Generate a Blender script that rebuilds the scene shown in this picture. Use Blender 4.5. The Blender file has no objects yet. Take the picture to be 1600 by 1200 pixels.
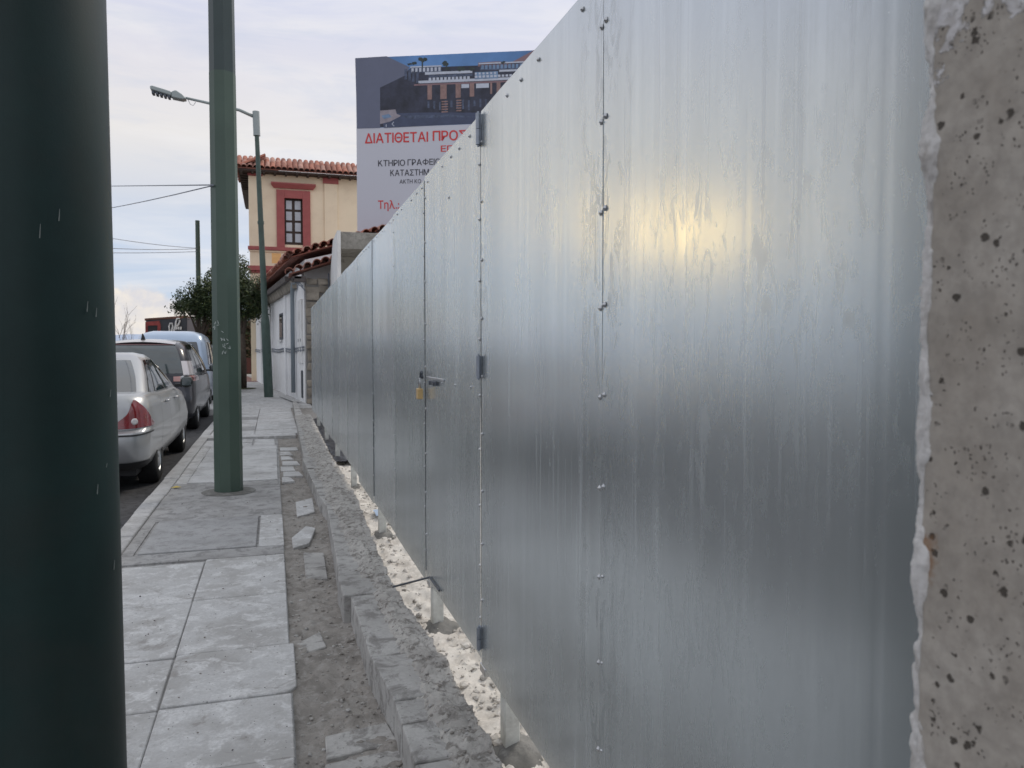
import bpy, bmesh, math, random
from mathutils import Vector, Matrix, noise
R = math.radians
random.seed(7)
S = bpy.context.scene
COL = S.collection

# ------------------------------------------------------------------ camera
CAM_H = 1.35; YAW = R(17.3); PITCH = R(2.4)
cam = bpy.data.cameras.new('camera'); camo = bpy.data.objects.new('camera', cam); COL.objects.link(camo)
camo.location = (0, 0, CAM_H); camo.rotation_euler = (R(90) - PITCH, 0, -YAW)
cam.sensor_width = 36; cam.lens = 27.0; cam.clip_start = .02; cam.clip_end = 20000
cam.dof.use_dof = True; cam.dof.focus_distance = 3.2; cam.dof.aperture_fstop = 9.0
S.camera = camo
S.render.engine = 'CYCLES'
S.view_settings.view_transform = 'Standard'; S.view_settings.look = 'None'
S.view_settings.exposure = 0.12; S.view_settings.gamma = 1; S.view_settings.use_curve_mapping = False
S.render.resolution_x = 1024; S.render.resolution_y = 768

# ------------------------------------------------------------------ node helper
class NT:
    def __init__(s, nt): s.nt = nt; s.n = nt.nodes; s.l = nt.links
    def node(s, t, **kw):
        n = s.n.new(t)
        for k, v in kw.items(): setattr(n, k, v)
        return n
    def put(s, sock, v):
        if isinstance(v, bpy.types.NodeSocket): s.l.new(v, sock)
        elif isinstance(v, (int, float)) and hasattr(sock.default_value, '__len__'):
            k = len(sock.default_value); sock.default_value = tuple([v]*3 + [1])[:k] if k == 4 else (v,)*k
        elif isinstance(v, (tuple, list)) and len(v) == 3 and len(sock.default_value) == 4: sock.default_value = (*v, 1)
        else: sock.default_value = v
    def math(s, op, a, b=0.0, c=None, clamp=False):
        n = s.node('ShaderNodeMath', operation=op, use_clamp=clamp); s.put(n.inputs[0], a); s.put(n.inputs[1], b)
        if c is not None: s.put(n.inputs[2], c)
        return n.outputs[0]
    def mix(s, f, a, b, mode='MIX'):
        n = s.node('ShaderNodeMix', data_type='RGBA', blend_type=mode); n.clamp_factor = True; n.clamp_result = False
        s.put(n.inputs[0], f); s.put(n.inputs[6], a); s.put(n.inputs[7], b); return n.outputs[2]
    def ramp(s, f, stops, interp='LINEAR'):
        n = s.node('ShaderNodeValToRGB'); cr = n.color_ramp; cr.interpolation = interp
        while len(cr.elements) < len(stops): cr.elements.new(.5)
        for e, (p, c) in zip(cr.elements, stops):
            e.position = p; e.color = (c, c, c, 1) if isinstance(c, (int, float)) else (*c, 1)
        s.put(n.inputs[0], f); return n.outputs[0]
    def pos(s, obj=False):
        if obj: return s.node('ShaderNodeTexCoord').outputs['Object']
        return s.node('ShaderNodeNewGeometry').outputs['Position']
    def mapv(s, v, scale=(1, 1, 1), loc=(0, 0, 0), rot=(0, 0, 0)):
        n = s.node('ShaderNodeMapping'); s.put(n.inputs[0], v); n.inputs['Scale'].default_value = scale
        n.inputs['Location'].default_value = loc; n.inputs['Rotation'].default_value = rot; return n.outputs[0]
    def noise(s, v, scale=5, detail=4, rough=.55, dist=0, col=False):
        n = s.node('ShaderNodeTexNoise'); s.put(n.inputs['Vector'], v); n.inputs['Scale'].default_value = scale
        n.inputs['Detail'].default_value = detail; n.inputs['Roughness'].default_value = rough; n.inputs['Distortion'].default_value = dist
        return n.outputs[1 if col else 0]
    def voro(s, v, scale=5, feature='F1', rnd=1, col=False):
        n = s.node('ShaderNodeTexVoronoi', feature=feature); s.put(n.inputs['Vector'], v)
        n.inputs['Scale'].default_value = scale; n.inputs['Randomness'].default_value = rnd
        return n.outputs['Color' if col else 'Distance']
    def bump(s, h, strength=.3, dist=.01, normal=None):
        n = s.node('ShaderNodeBump'); s.put(n.inputs['Height'], h); n.inputs['Strength'].default_value = strength
        n.inputs['Distance'].default_value = dist
        if normal: s.l.new(normal, n.inputs['Normal'])
        return n.outputs[0]
    def sep(s, v):
        n = s.node('ShaderNodeSeparateXYZ'); s.put(n.inputs[0], v); return n.outputs

# ------------------------------------------------------------------ sky and sun
SUN_AZ = R(52); SUN_EL = R(43); GLOW_AZ = R(-29.5); GLOW_EL = R(8.8)   # GLOW: bright patch set in the unseen sky, taken as a cloud gap over the bay
W = bpy.data.worlds.new('World'); S.world = W; W.use_nodes = True
w = NT(W.node_tree); w.n.clear()
out = w.node('ShaderNodeOutputWorld')
sky = w.node('ShaderNodeTexSky', sky_type='NISHITA'); sky.sun_disc = False
sky.sun_elevation = SUN_EL; sky.sun_rotation = SUN_AZ
bg1 = w.node('ShaderNodeBackground'); bg1.inputs[1].default_value = .12; w.l.new(sky.outputs[0], bg1.inputs[0])
gen = w.node('ShaderNodeTexCoord').outputs['Generated']
sx = w.sep(gen)
elev = sx[2]
base = w.ramp(w.math('ADD', elev, .0), [(0.0, (.56, .62, .72)), (.06, (.46, .57, .74)), (.13, (.49, .59, .76)), (.19, (.65, .67, .73)),
        (.25, (.79, .76, .74)), (.32, (.74, .72, .76)), (.41, (.62, .65, .80)), (.6, (.80, .84, .91)), (1.0, (.88, .91, .97))])
strk = w.noise(w.mapv(gen, (1.6, 1.6, 9.0), rot=(0.12, 0.1, 0)), 1.7, 6, .6, .6)
strk2 = w.noise(w.mapv(gen, (3, 3, 14), loc=(3, 1, 2), rot=(-.1, .15, 0)), 2.2, 5, .6, .4)
c1 = w.mix(w.ramp(strk, [(.42, 0), (.66, .75)]), base, (.84, .82, .82))
c2 = w.mix(w.ramp(strk2, [(.50, 0), (.75, .45)]), c1, (.52, .58, .72))
# warm glow and core added to the unseen sky, for the fence's yellow reflection
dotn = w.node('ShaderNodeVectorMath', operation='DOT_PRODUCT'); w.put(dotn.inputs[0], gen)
dotn.inputs[1].default_value = (math.sin(GLOW_AZ)*math.cos(GLOW_EL), math.cos(GLOW_AZ)*math.cos(GLOW_EL), math.sin(GLOW_EL))
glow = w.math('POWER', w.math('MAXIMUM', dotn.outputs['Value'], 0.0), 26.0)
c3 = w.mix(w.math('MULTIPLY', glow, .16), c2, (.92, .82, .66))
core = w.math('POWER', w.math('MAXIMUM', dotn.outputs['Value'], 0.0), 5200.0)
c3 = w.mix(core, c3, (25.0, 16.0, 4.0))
# heap cloud low over the hills
ax = w.math('DIVIDE', sx[0], w.math('MAXIMUM', sx[1], .001))
dx = w.math('DIVIDE', w.math('ADD', ax, .150), .060)
cn = w.noise(w.mapv(gen, (1, 1, 1.1)), 22, 6, .62, .3)
top = w.math('SUBTRACT', w.math('ADD', .036, w.math('MULTIPLY', w.math('EXPONENT', w.math('MULTIPLY', w.math('MULTIPLY', dx, dx), -1.0)), .046)), elev)
hm = w.math('ADD', top, w.math('MULTIPLY', w.math('SUBTRACT', cn, .5), .030))
cmask = w.ramp(w.math('MULTIPLY', hm, 60.0), [(0.0, 0), (.55, 1)])
ccol = w.mix(w.ramp(cn, [(.36, 0), (.66, 1)]), (.66, .64, .68), (.95, .84, .70))
lowf = w.ramp(elev, [(0.0, .55), (.045, 1)])
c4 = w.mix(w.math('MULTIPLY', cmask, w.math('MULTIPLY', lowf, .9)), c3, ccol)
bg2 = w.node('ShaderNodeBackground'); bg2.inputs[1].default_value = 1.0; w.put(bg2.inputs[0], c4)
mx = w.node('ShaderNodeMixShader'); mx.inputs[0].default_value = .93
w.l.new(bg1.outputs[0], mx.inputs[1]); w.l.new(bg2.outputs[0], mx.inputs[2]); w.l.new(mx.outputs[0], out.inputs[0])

sl = bpy.data.lights.new('sun', 'SUN'); sl.energy = 1.4; sl.angle = R(11.0); sl.color = (1, .90, .76)
so = bpy.data.objects.new('sun', sl); COL.objects.link(so)
sd = Vector((math.sin(SUN_AZ)*math.cos(SUN_EL), math.cos(SUN_AZ)*math.cos(SUN_EL), math.sin(SUN_EL)))
so.rotation_euler = sd.to_track_quat('Z', 'Y').to_euler()

# ------------------------------------------------------------------ sight lines of the survey (real distances chosen per thing)
def ray(u, v):
    x = (u-800)/1200; y = -(v-600)/1200
    fy = math.cos(PITCH)+y*math.sin(PITCH); fz = -math.sin(PITCH)+y*math.cos(PITCH)
    return Vector((x*math.cos(YAW)+fy*math.sin(YAW), -x*math.sin(YAW)+fy*math.cos(YAW), fz))
def atY(u, v, Y): r = ray(u, v); t = Y/r.y; return Vector((r.x*t, Y, CAM_H+r.z*t))
def atX(u, v, X): r = ray(u, v); t = X/r.x; return Vector((X, r.y*t, CAM_H+r.z*t))
def atZ(u, v, z): r = ray(u, v); t = (z-CAM_H)/r.z; return Vector((r.x*t, r.y*t, z))

# ------------------------------------------------------------------ materials
def mat(name, color=(.5, .5, .5), rough=.6, metal=0, var=.0, vscale=8, bump=0, bscale=60, bdist=.004, spec=.5, coat=0, objc=False, dark=None, darkf=.35, dscale=3):
    m = bpy.data.materials.new(name); m.use_nodes = True; t = NT(m.node_tree); p = t.n['Principled BSDF']
    P = t.pos(objc)
    c = color
    if var:
        c = t.mix(t.ramp(t.noise(P, vscale, 6, .65), [(.3, 0), (.7, 1)]), tuple(x*(1-var) for x in color), tuple(min(1, x*(1+var)) for x in color))
    if dark:
        c = t.mix(t.ramp(t.noise(P, dscale, 7, .7, .4), [(.5, 0), (.72, darkf)]), c, dark)
    t.put(p.inputs['Base Color'], c); p.inputs['Roughness'].default_value = rough; p.inputs['Metallic'].default_value = metal
    p.inputs['Specular IOR Level'].default_value = spec; p.inputs['Coat Weight'].default_value = coat
    if bump: t.put(p.inputs['Normal'], t.bump(t.noise(P, bscale, 5, .6), bump, bdist))
    m['_p'] = 1
    return m
M = {}
def pv(m): t = NT(m.node_tree); return t, t.n['Principled BSDF']

# galvanised sheet
def galv(name, tint=(.64, .686, .702), seed=0.0):
    m = bpy.data.materials.new(name); m.use_nodes = True; t, p = pv(m)
    P = t.mapv(t.pos(), loc=(0, seed, 0))
    gy = t.sep(t.node('ShaderNodeTexCoord').outputs['Generated'])[1]
    edge = t.ramp(t.math('ABSOLUTE', t.math('SUBTRACT', gy, .5)), [(.34, 0), (.47, 1)])
    st = t.noise(t.mapv(P, (1, 22, .40)), 2.2, 5, .6)          # vertical streaks
    broad = t.noise(t.mapv(P, (1, 3.5, .12), loc=(2, 7, 5)), 2.0, 3, .5)
    sm = t.noise(t.mapv(P, (1, 6, 2.2)), 3.4, 5, .62, 1.0)      # hand smears near the seams
    spk = t.noise(P, 700, 2, .5)
    run = t.noise(t.mapv(P, (1, 11, .22), loc=(4, 2, 1)), 2.0, 4, .6, .15)
    col = t.mix(t.ramp(st, [(.30, 0), (.72, 1)]), tuple(x*.955 for x in tint), tuple(min(1, x*1.03) for x in tint))
    col = t.mix(t.ramp(broad, [(.35, 0), (.65, 1)]), col, tuple(x*.90 for x in tint))
    smf = t.math('MULTIPLY', t.ramp(sm, [(.50, 0), (.60, 1), (.64, .15)]), t.math('ADD', .10, t.math('MULTIPLY', edge, .75)))
    col = t.mix(smf, col, tuple(x*.70 for x in tint))
    col = t.mix(t.ramp(run, [(.56, 0), (.64, .30)]), col, tuple(min(1, x*1.12) for x in tint))
    # chalky drips and dull handled patches
    wa = t.noise(P, 1.1, 3, .5); wb = t.noise(t.mapv(P, (1, 4.5, 1.3), loc=(1, 8, 3)), 6, 6, .68, 1.6)
    patch_ = t.math('MULTIPLY', t.ramp(wa, [(.42, 0), (.60, 1)]), t.ramp(wb, [(.50, 0), (.66, 1)]))
    drip = t.math('MULTIPLY', t.ramp(t.noise(t.mapv(P, (1, 16, .30), loc=(1, 2, 3)), 3.1, 5, .6, .1), [(.57, 0), (.62, 1)]), t.ramp(t.noise(t.mapv(P, loc=(3, 3, 3)), 1.6, 3), [(.45, 0), (.62, 1)]))
    col = t.mix(t.math('MULTIPLY', patch_, .35), col, tuple(x*.86 for x in tint))
    t.put(p.inputs['Metallic'], t.math('SUBTRACT', .81, t.math('MULTIPLY', drip, .22)))
    t.put(p.inputs['Base Color'], col)
    smf = t.math('MAXIMUM', smf, t.math('MULTIPLY', patch_, .8))
    ro = t.math('ADD', t.math('ADD', .205, t.math('MULTIPLY', st, .05)), t.math('MULTIPLY', smf, .10))
    ro = t.math('ADD', ro, t.math('MULTIPLY', spk, .03))
    t.put(p.inputs['Roughness'], ro)
    h = t.math('ADD', t.math('MULTIPLY', st, 1.0), t.math('MULTIPLY', spk, .10))
    t.put(p.inputs['Normal'], t.bump(h, .035, .0012))
    return m
M['galv'] = galv('galvanised_sheet'); M['galv2'] = galv('galvanised_sheet_duller', (.58, .63, .64), 3.7)
M['galv3'] = galv('galvanised_sheet_brighter', (.66, .705, .718), 8.1)
M['seam'] = mat('seam_dark', (.10, .11, .12), .5, .6)  # dark colour standing in for shade in the sheet joints
M['steel'] = mat('zinc_steel', (.55, .56, .58), .32, 1, .15, 60)
M['darksteel'] = mat('dark_steel', (.09, .10, .12), .45, .7)
M['bluesteel'] = mat('hinge_steel', (.30, .33, .38), .4, .8, .2, 30)
M['brass'] = mat('brass', (.66, .46, .22), .4, .6, .15, 90)
M['postpaint'] = mat('post_paint', (.52, .53, .50), .6, 0, .15, 25, dark=(.18, .17, .15), darkf=.6, dscale=14)

def concrete(name, base, dirt, stain=(.16, .155, .15), speck=True, scale=1.0, white=None, bs=.35):
    m = bpy.data.materials.new(name); m.use_nodes = True; t, p = pv(m); P = t.pos()
    a = t.noise(P, 2.2*scale, 8, .68, .3); b = t.noise(t.mapv(P, (1, 1.0, 1), loc=(5, 3, 0)), 9*scale, 7, .7, .5); c_ = t.noise(P, 70*scale, 5, .7)
    g = t.noise(P, 320*scale, 3, .7)
    c = t.mix(t.ramp(a, [(.40, 0), (.57, 1)]), dirt, base)
    c = t.mix(t.ramp(b, [(.50, 0), (.60, .85)]), c, stain if not white else white)
    c = t.mix(t.ramp(t.noise(t.mapv(P, loc=(9, 1, 4)), 4.5*scale, 8, .75, .8), [(.55, 0), (.64, .80)]), c, stain)
    c = t.mix(t.ramp(c_, [(.35, .45), (.62, 0)]), c, tuple(x*.62 for x in base))
    c = t.mix(t.math('MULTIPLY', t.ramp(g, [(.3, 1), (.7, 0)]), .28), c, tuple(x*.5 for x in base))
    if speck:
        v = t.voro(P, 55*scale); n2 = t.noise(P, 17, 3)
        k = t.math('MULTIPLY', t.ramp(v, [(.10, 1), (.17, 0)]), t.ramp(n2, [(.52, 0), (.6, .85)]))
        c = t.mix(k, c, (.06, .055, .05))
    t.put(p.inputs['Base Color'], c); p.inputs['Roughness'].default_value = .88; p.inputs['Specular IOR Level'].default_value = .25
    h = t.math('ADD', t.math('MULTIPLY', b, .6), t.math('ADD', t.math('MULTIPLY', c_, .5), t.math('MULTIPLY', g, .25)))
    t.put(p.inputs['Normal'], t.bump(h, bs, .006))
    return m
M['slab'] = concrete('pavement_slab', (.60, .60, .595), (.43, .42, .405), (.29, .27, .25), white=(.76, .76, .755))
M['slabwhite'] = concrete('pale_slab', (.68, .68, .675), (.48, .475, .465), (.22, .21, .205), white=(.56, .56, .56))
M['concgrey'] = concrete('grey_concrete', (.45, .445, .44), (.33, .325, .315), (.22, .215, .21))
M['kerb'] = concrete('kerb_concrete', (.52, .52, .52), (.38, .375, .37), (.25, .245, .24), white=(.58, .58, .58))
M['wallblock'] = concrete('block_concrete', (.52, .51, .49), (.38, .37, .355), (.18, .17, .16), bs=.5)
M['mortar'] = concrete('old_mortar', (.56, .54, .505), (.40, .38, .355), (.14, .125, .11), bs=.9, scale=2)
M['dirt'] = concrete('dirt', (.37, .345, .315), (.24, .222, .20), (.20, .18, .16), bs=.8, scale=1.6, white=(.42, .40, .375))
M['asphalt'] = concrete('asphalt', (.095, .095, .10), (.068, .068, .072), (.03, .03, .03), bs=.6, scale=2)
M['rubble'] = concrete('white_rubble', (.74, .71, .66), (.54, .50, .45), (.42, .39, .355), bs=.8, scale=2.4, white=(.80, .76, .70))
M['cement'] = concrete('cement_footing', (.27, .265, .25), (.17, .165, .15), (.12, .12, .115), bs=.5, scale=2)
M['rawconc'] = concrete('raw_concrete', (.40, .385, .35), (.28, .265, .24), (.2, .19, .175), bs=.3)
M['plaster'] = mat('white_plaster', (.74, .74, .73), .9, 0, .06, 2, .15, 40, dark=(.36, .35, .34), darkf=.5, dscale=1.2)
M['whitewash'] = mat('whitewash', (.86, .86, .86), .9, 0, .06, 3, .15, 30, dark=(.58, .57, .55), darkf=.4, dscale=1.5)
M['yellow'] = mat('yellow_render', (.86, .73, .54), .9, 0, .05, .8, .1, 20, dark=(.62, .48, .33), darkf=.35, dscale=.9)
M['ochre'] = mat('ochre_patch', (.86, .52, .22), .9, 0, .12, 3)
M['red'] = mat('red_render', (.38, .11, .105), .85, 0, .12, 3, dark=(.28, .12, .10), darkf=.3, dscale=5)
M['tile'] = mat('clay_tile', (.40, .155, .105), .85, 0, .35, 3.2, .3, 30, dark=(.16, .10, .08), darkf=.7, dscale=4)
M['tile2'] = mat('clay_tile_faded', (.44, .24, .19), .85, 0, .3, 2.2, .3, 30, dark=(.15, .11, .09), darkf=.6, dscale=4)
M['tile3'] = mat('clay_tile_dark', (.30, .12, .085), .85, 0, .3, 2.2, .3, 30, dark=(.12, .09, .08), darkf=.6, dscale=4)
M['wood'] = mat('dark_wood', (.045, .028, .022), .7, 0, .25, 4)
M['fascia'] = mat('eave_wood', (.10, .085, .08), .8, 0, .2, 3)
M['stone'] = mat('rubble_stone', (.27, .24, .20), .9, 0, .5, 3, .5, 20, .01)
M['stonejoint'] = mat('stone_joint', (.20, .19, .18), .95, 0, .2, 9, .5, 40)
M['glass'] = mat('window_glass', (.03, .035, .04), .06, 0, spec=1.0)
M['windowpale'] = mat('curtained_pane', (.46, .49, .53), .12, 0, .12, 3, spec=.8)
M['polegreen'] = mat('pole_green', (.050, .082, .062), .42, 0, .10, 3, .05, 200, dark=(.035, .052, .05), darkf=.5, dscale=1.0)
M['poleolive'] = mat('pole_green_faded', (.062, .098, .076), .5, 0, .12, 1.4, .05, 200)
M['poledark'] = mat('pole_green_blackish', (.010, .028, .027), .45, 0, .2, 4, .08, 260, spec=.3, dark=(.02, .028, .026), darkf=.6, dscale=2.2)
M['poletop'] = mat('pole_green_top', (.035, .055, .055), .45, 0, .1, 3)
M['lampgreen'] = mat('lamp_green', (.06, .095, .08), .5, 0, .2, 6)
M['lampgrey'] = mat('lamp_grey', (.32, .36, .36), .45, .3)
M['scratch'] = mat('scratch', (.26, .29, .28), .6)
M['sticker'] = mat('sticker_remains', (.55, .60, .58), .8, 0, .2, 60)
M['wire'] = mat('wire', (.22, .24, .28), .6)
M['hedge'] = mat('dry_twigs', (.12, .085, .06), .9)
M['leafy'] = mat('yellow_leaf', (.55, .42, .08), .7)
M['plastic'] = mat('black_plastic', (.02, .022, .03), .3, 0, spec=.7)
M['blueplastic'] = mat('blue_scrap', (.35, .45, .6), .5)
M['grass'] = mat('grass', (.05, .06, .02), .9, 0, .3, 20)
def paint(name, c, rough=.3, flake=.4):
    m = mat(name, c, rough, flake, .04, 1.5, coat=.6); t, p = pv(m); p.inputs['Coat Roughness'].default_value = .08
    return m
M['silver'] = paint('silver_paint', (.40, .41, .42), .36, .6)
M['aubergine'] = paint('dark_grey_paint', (.022, .023, .032), .3, .3)
M['paleblue'] = paint('pale_blue_paint', (.42, .52, .66), .35, .3)
M['greycar'] = paint('grey_paint', (.16, .17, .18), .35, .4)
M['carglass'] = mat('car_glass', (.022, .03, .034), .05, 0, spec=.9, coat=1)
M['carglassgreen'] = mat('car_glass_green', (.02, .035, .04), .06, 0, .6, 1.2, spec=.9, coat=1)
M['trim'] = mat('black_trim', (.018, .018, .02), .5)
M['rubber'] = mat('tyre_rubber', (.02, .02, .021), .8, 0, .2, 30, .3, 90)
M['alloy'] = mat('alloy', (.5, .51, .52), .35, .8)
M['redlens'] = mat('red_lens', (.20, .006, .010), .12, 0, .25, 20, spec=.8, coat=1)
M['redlensdark'] = mat('red_lens_dark', (.14, .006, .012), .12, 0, spec=.8, coat=1)
M['clearlens'] = mat('clear_lens', (.62, .58, .58), .12, .2, spec=.8, coat=1)
M['pinklens'] = mat('pale_red_lens', (.45, .22, .20), .15, .1, spec=.8, coat=1)
M['leaf'] = mat('leaf_dark', (.040, .062, .026), .55, 0, .45, 1.8, spec=.3)
M['leaf2'] = mat('leaf_light', (.085, .105, .035), .55, 0, .35, 3, spec=.3)
M['bark'] = mat('bark', (.085, .065, .05), .95, 0, .3, 12, .6, 30, .01)
M['boardgrey'] = mat('board_grey', (.56, .57, .64), .5, 0, .02, .6)
M['boardedge'] = mat('board_edge', (.45, .45, .48), .5)
M['redtext'] = mat('red_print', (.62, .05, .05), .5)
M['blacktext'] = mat('black_print', (.045, .045, .06), .5)

# pole gradient scratches etc. stay simple

# ------------------------------------------------------------------ mesh helpers
class MB:
    def __init__(s): s.v = []; s.f = []; s.m = []; s.mats = []
    def mi(s, m):
        if m not in s.mats: s.mats.append(m)
        return s.mats.index(m)
    def add(s, vs, fs, m=None):
        o = len(s.v); s.v += [tuple(a) for a in vs]; k = s.mi(m) if m else 0
        for f in fs: s.f.append([o+i for i in f]); s.m.append(k)
        return s
    def box(s, a, b, m=None, jit=0, rot=0):
        x0, y0, z0 = a; x1, y1, z1 = b
        vs = [Vector(p) for p in ((x0, y0, z0), (x1, y0, z0), (x1, y1, z0), (x0, y1, z0), (x0, y0, z1), (x1, y0, z1), (x1, y1, z1), (x0, y1, z1))]
        if rot:
            c = sum(vs, Vector())/8; Rm = Matrix.Rotation(rot, 3, 'Z'); vs = [c+Rm@(p-c) for p in vs]
        if jit: vs = [p+Vector([random.uniform(-jit, jit) for _ in range(3)]) for p in vs]
        return s.add(vs, [(0, 3, 2, 1), (4, 5, 6, 7), (0, 1, 5, 4), (1, 2, 6, 5), (2, 3, 7, 6), (3, 0, 4, 7)], m)
    def tube(s, pts, rad, n=8, m=None, cap=True):
        pts = [Vector(p) for p in pts]; rad = rad if isinstance(rad, (list, tuple)) else [rad]*len(pts); vs = []; fs = []
        for i, p in enumerate(pts):
            d = (pts[min(i+1, len(pts)-1)]-pts[max(i-1, 0)]).normalized()
            up = Vector((0, 0, 1)) if abs(d.z) < .9 else Vector((0, 1, 0))
            a = d.cross(up).normalized(); b = a.cross(d)
            for k in range(n):
                t = 2*math.pi*(k+.5)/n; vs.append(p+(a*math.cos(t)+b*math.sin(t))*rad[i])
        for i in range(len(pts)-1):
            for k in range(n): fs.append((i*n+k, i*n+(k+1) % n, (i+1)*n+(k+1) % n, (i+1)*n+k))
        if cap: fs.append(tuple(range(n))[::-1]); fs.append(tuple((len(pts)-1)*n+k for k in range(n)))
        return s.add(vs, fs, m)
    def grid(s, nx, ny, fn, m=None):
        vs = [fn(i/nx, j/ny) for j in range(ny+1) for i in range(nx+1)]
        fs = [(j*(nx+1)+i, j*(nx+1)+i+1, (j+1)*(nx+1)+i+1, (j+1)*(nx+1)+i) for j in range(ny) for i in range(nx)]
        return s.add(vs, fs, m)
    def prism(s, poly, d, m=None):       # poly: list of 3d points, d: extrusion vector
        n = len(poly); d = Vector(d); vs = [Vector(p) for p in poly]+[Vector(p)+d for p in poly]
        return s.add(vs, [tuple(range(n))[::-1], tuple(range(n, 2*n))]+[(i, (i+1) % n, n+(i+1) % n, n+i) for i in range(n)], m)
    def lathe(s, prof, c, axis='x', n=24, m=None):    # prof: (r, a) pairs
        vs = []; fs = []; c = Vector(c)
        for r, a in prof:
            for k in range(n):
                t = 2*math.pi*k/n; u, v = r*math.cos(t), r*math.sin(t)
                vs.append(c+(Vector((a, u, v)) if axis == 'x' else Vector((u, a, v)) if axis == 'y' else Vector((u, v, a))))
        for i in range(len(prof)-1):
            for k in range(n): fs.append((i*n+k, i*n+(k+1) % n, (i+1)*n+(k+1) % n, (i+1)*n+k))
        return s.add(vs, fs, m)
    def mesh(s, name, default=None):
        me = bpy.data.meshes.new(name); me.from_pydata(s.v, [], s.f)
        for mt in (s.mats or [default]): me.materials.append(mt)
        if s.mats: me.polygons.foreach_set('material_index', s.m)
        bm = bmesh.new(); bm.from_mesh(me); bmesh.ops.recalc_face_normals(bm, faces=bm.faces); bm.to_mesh(me); bm.free()
        return me
    def build(s, name, m=None, parent=None, smooth=False, bevel=0, seg=1, flat_angle=None):
        me = s.mesh(name, m); o = bpy.data.objects.new(name, me); COL.objects.link(o)
        if smooth:
            me.polygons.foreach_set('use_smooth', [True]*len(me.polygons))
            if flat_angle: me.set_sharp_from_angle(angle=R(flat_angle))
        if bevel:
            b = o.modifiers.new('b', 'BEVEL'); b.width = bevel; b.segments = seg; b.limit_method = 'ANGLE'
        if parent: o.parent = parent; o.matrix_parent_inverse = Matrix.Identity(4); 
        if parent and parent.get('_loc') : pass
        return o
def tag(o, label=None, cat=None, group=None, kind=None):
    if label: o['label'] = label
    if cat: o['category'] = cat
    if group: o['group'] = group
    if kind: o['kind'] = kind
    return o
def thing(name, label, cat, group=None, loc=(0, 0, 0), rz=0):
    o = bpy.data.objects.new(name, None); COL.objects.link(o); o.location = loc; o.rotation_euler = (0, 0, rz)
    o.empty_display_size = .1
    return tag(o, label, cat, group)
def inst(name, me, loc, parent=None, rot=(0, 0, 0), sc=(1, 1, 1)):
    o = bpy.data.objects.new(name, me); COL.objects.link(o); o.location = loc; o.rotation_euler = rot; o.scale = sc
    if parent: o.parent = parent
    return o
def fbm(x, y, z=0, s=1, o=4):
    return noise.fractal(Vector((x*s, y*s, z*s)), 1.0, 2.0, o)

# ================================================================== THE SETTING
PAV = -.03
g = MB(); g.box((-4000, -300, -1.2), (4000, 9000, -.30)); tag(g.build('ground', M['dirt']), kind='structure')
g = MB(); g.box((-14, -12, -.29), (-1.13, 70, -.12)); road = tag(g.build('road', M['asphalt']), kind='structure')
g = MB(); g.box((-3500, 3, -.28), (-26, 8000, -.24))
sea = mat('sea_water', (.06, .10, .14), .25, 0, bump=.6, bscale=.6, bdist=.2); tag(g.build('sea', sea), kind='structure')
g = MB(); g.box((-26, -12, -.285), (-14.0, 70, .0)); tag(g.build('quay', M['concgrey']), kind='structure')
# hills beyond the bay
def hill(u, v):
    az = R(-75+95*u); d = 5200+v*1500
    h = (120+160*max(0, noise.noise(Vector((u*7, 0, 3)))+.35)+60*fbm(u*22, 1, 0, 1))*(v if v < 1 else 1)*1.0
    return (math.sin(az)*d, math.cos(az)*d, -1+max(0, h)*(.98 if v > .5 else v*1.6))
g = MB(); g.grid(160, 4, hill); hm_ = mat('hill_haze', (.36, .43, .56), .95, 0, .08, .002)  # blue haze of the distance put into the hill colour
tag(g.build('hills', hm_, smooth=True), kind='structure')

# pavement: bed + slabs
pav = MB(); pav.box((-.985, -3, -.27), (.06, 60, -.012)); pav = tag(pav.build('pavement', M['concgrey']), kind='structure')
def slab(x0, x1, y0, y1, m=None, z=0, tilt=.003, name='slab', parent=pav, cut=0, gap=.006, bev=.004):
    b = MB(); g_ = gap
    zz = [z+random.uniform(-tilt, tilt) for _ in range(4)]
    if cut:
        p = [(x0+g_, y0+g_), (x1-cut, y0+g_), (x1-cut*.45, y0+cut*.15), (x1-g_*.5, y0+cut*.7), (x1, y0+cut), (x1, y1-g_), (x0+g_, y1-g_)]
        b.prism([(a, c, -.05) for a, c in p], (0, 0, .05+z))
    else:
        x0 += g_+random.uniform(-.003, .003); x1 -= g_*.7+random.uniform(-.002, .003); y0 += g_*.6; y1 -= g_
        b.add([(x0, y0, -.05), (x1, y0, -.05), (x1, y1, -.05), (x0, y1, -.05), (x0, y0, zz[0]), (x1, y0, zz[1]), (x1, y1, zz[2]), (x0, y1, zz[3])],
              [(0, 3, 2, 1), (4, 5, 6, 7), (0, 1, 5, 4), (1, 2, 6, 5), (2, 3, 7, 6), (3, 0, 4, 7)])
    o = b.build(name, m or M['slab'], parent, bevel=bev)
    return o
XL, XM, XR = -.975, -.43, .062
ys = [-3, -2.4, -1.8, -1.2, -.6, 0, .55, 1.08, 1.6, 2.1, 2.6, 3.11]
for a, b_ in zip(ys, ys[1:]):
    slab(XL, XM, a, b_, gap=.005); slab(XM, XR-.005, a+.012, b_+.012, gap=.004)
slab(XL, XM, 3.11, 3.63, gap=.008); slab(XM, XR+.015, 3.12, 3.65, z=.004, cut=.07, gap=.006)
slab(XL, XM, 3.63, 4.42, gap=.006); slab(XM, XR, 3.66, 4.45, gap=.004, tilt=.002)
slab(XL, XM, 4.42, 5.26, gap=.004); slab(XM, XR, 4.45, 5.32, gap=.004, tilt=.002)
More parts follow.
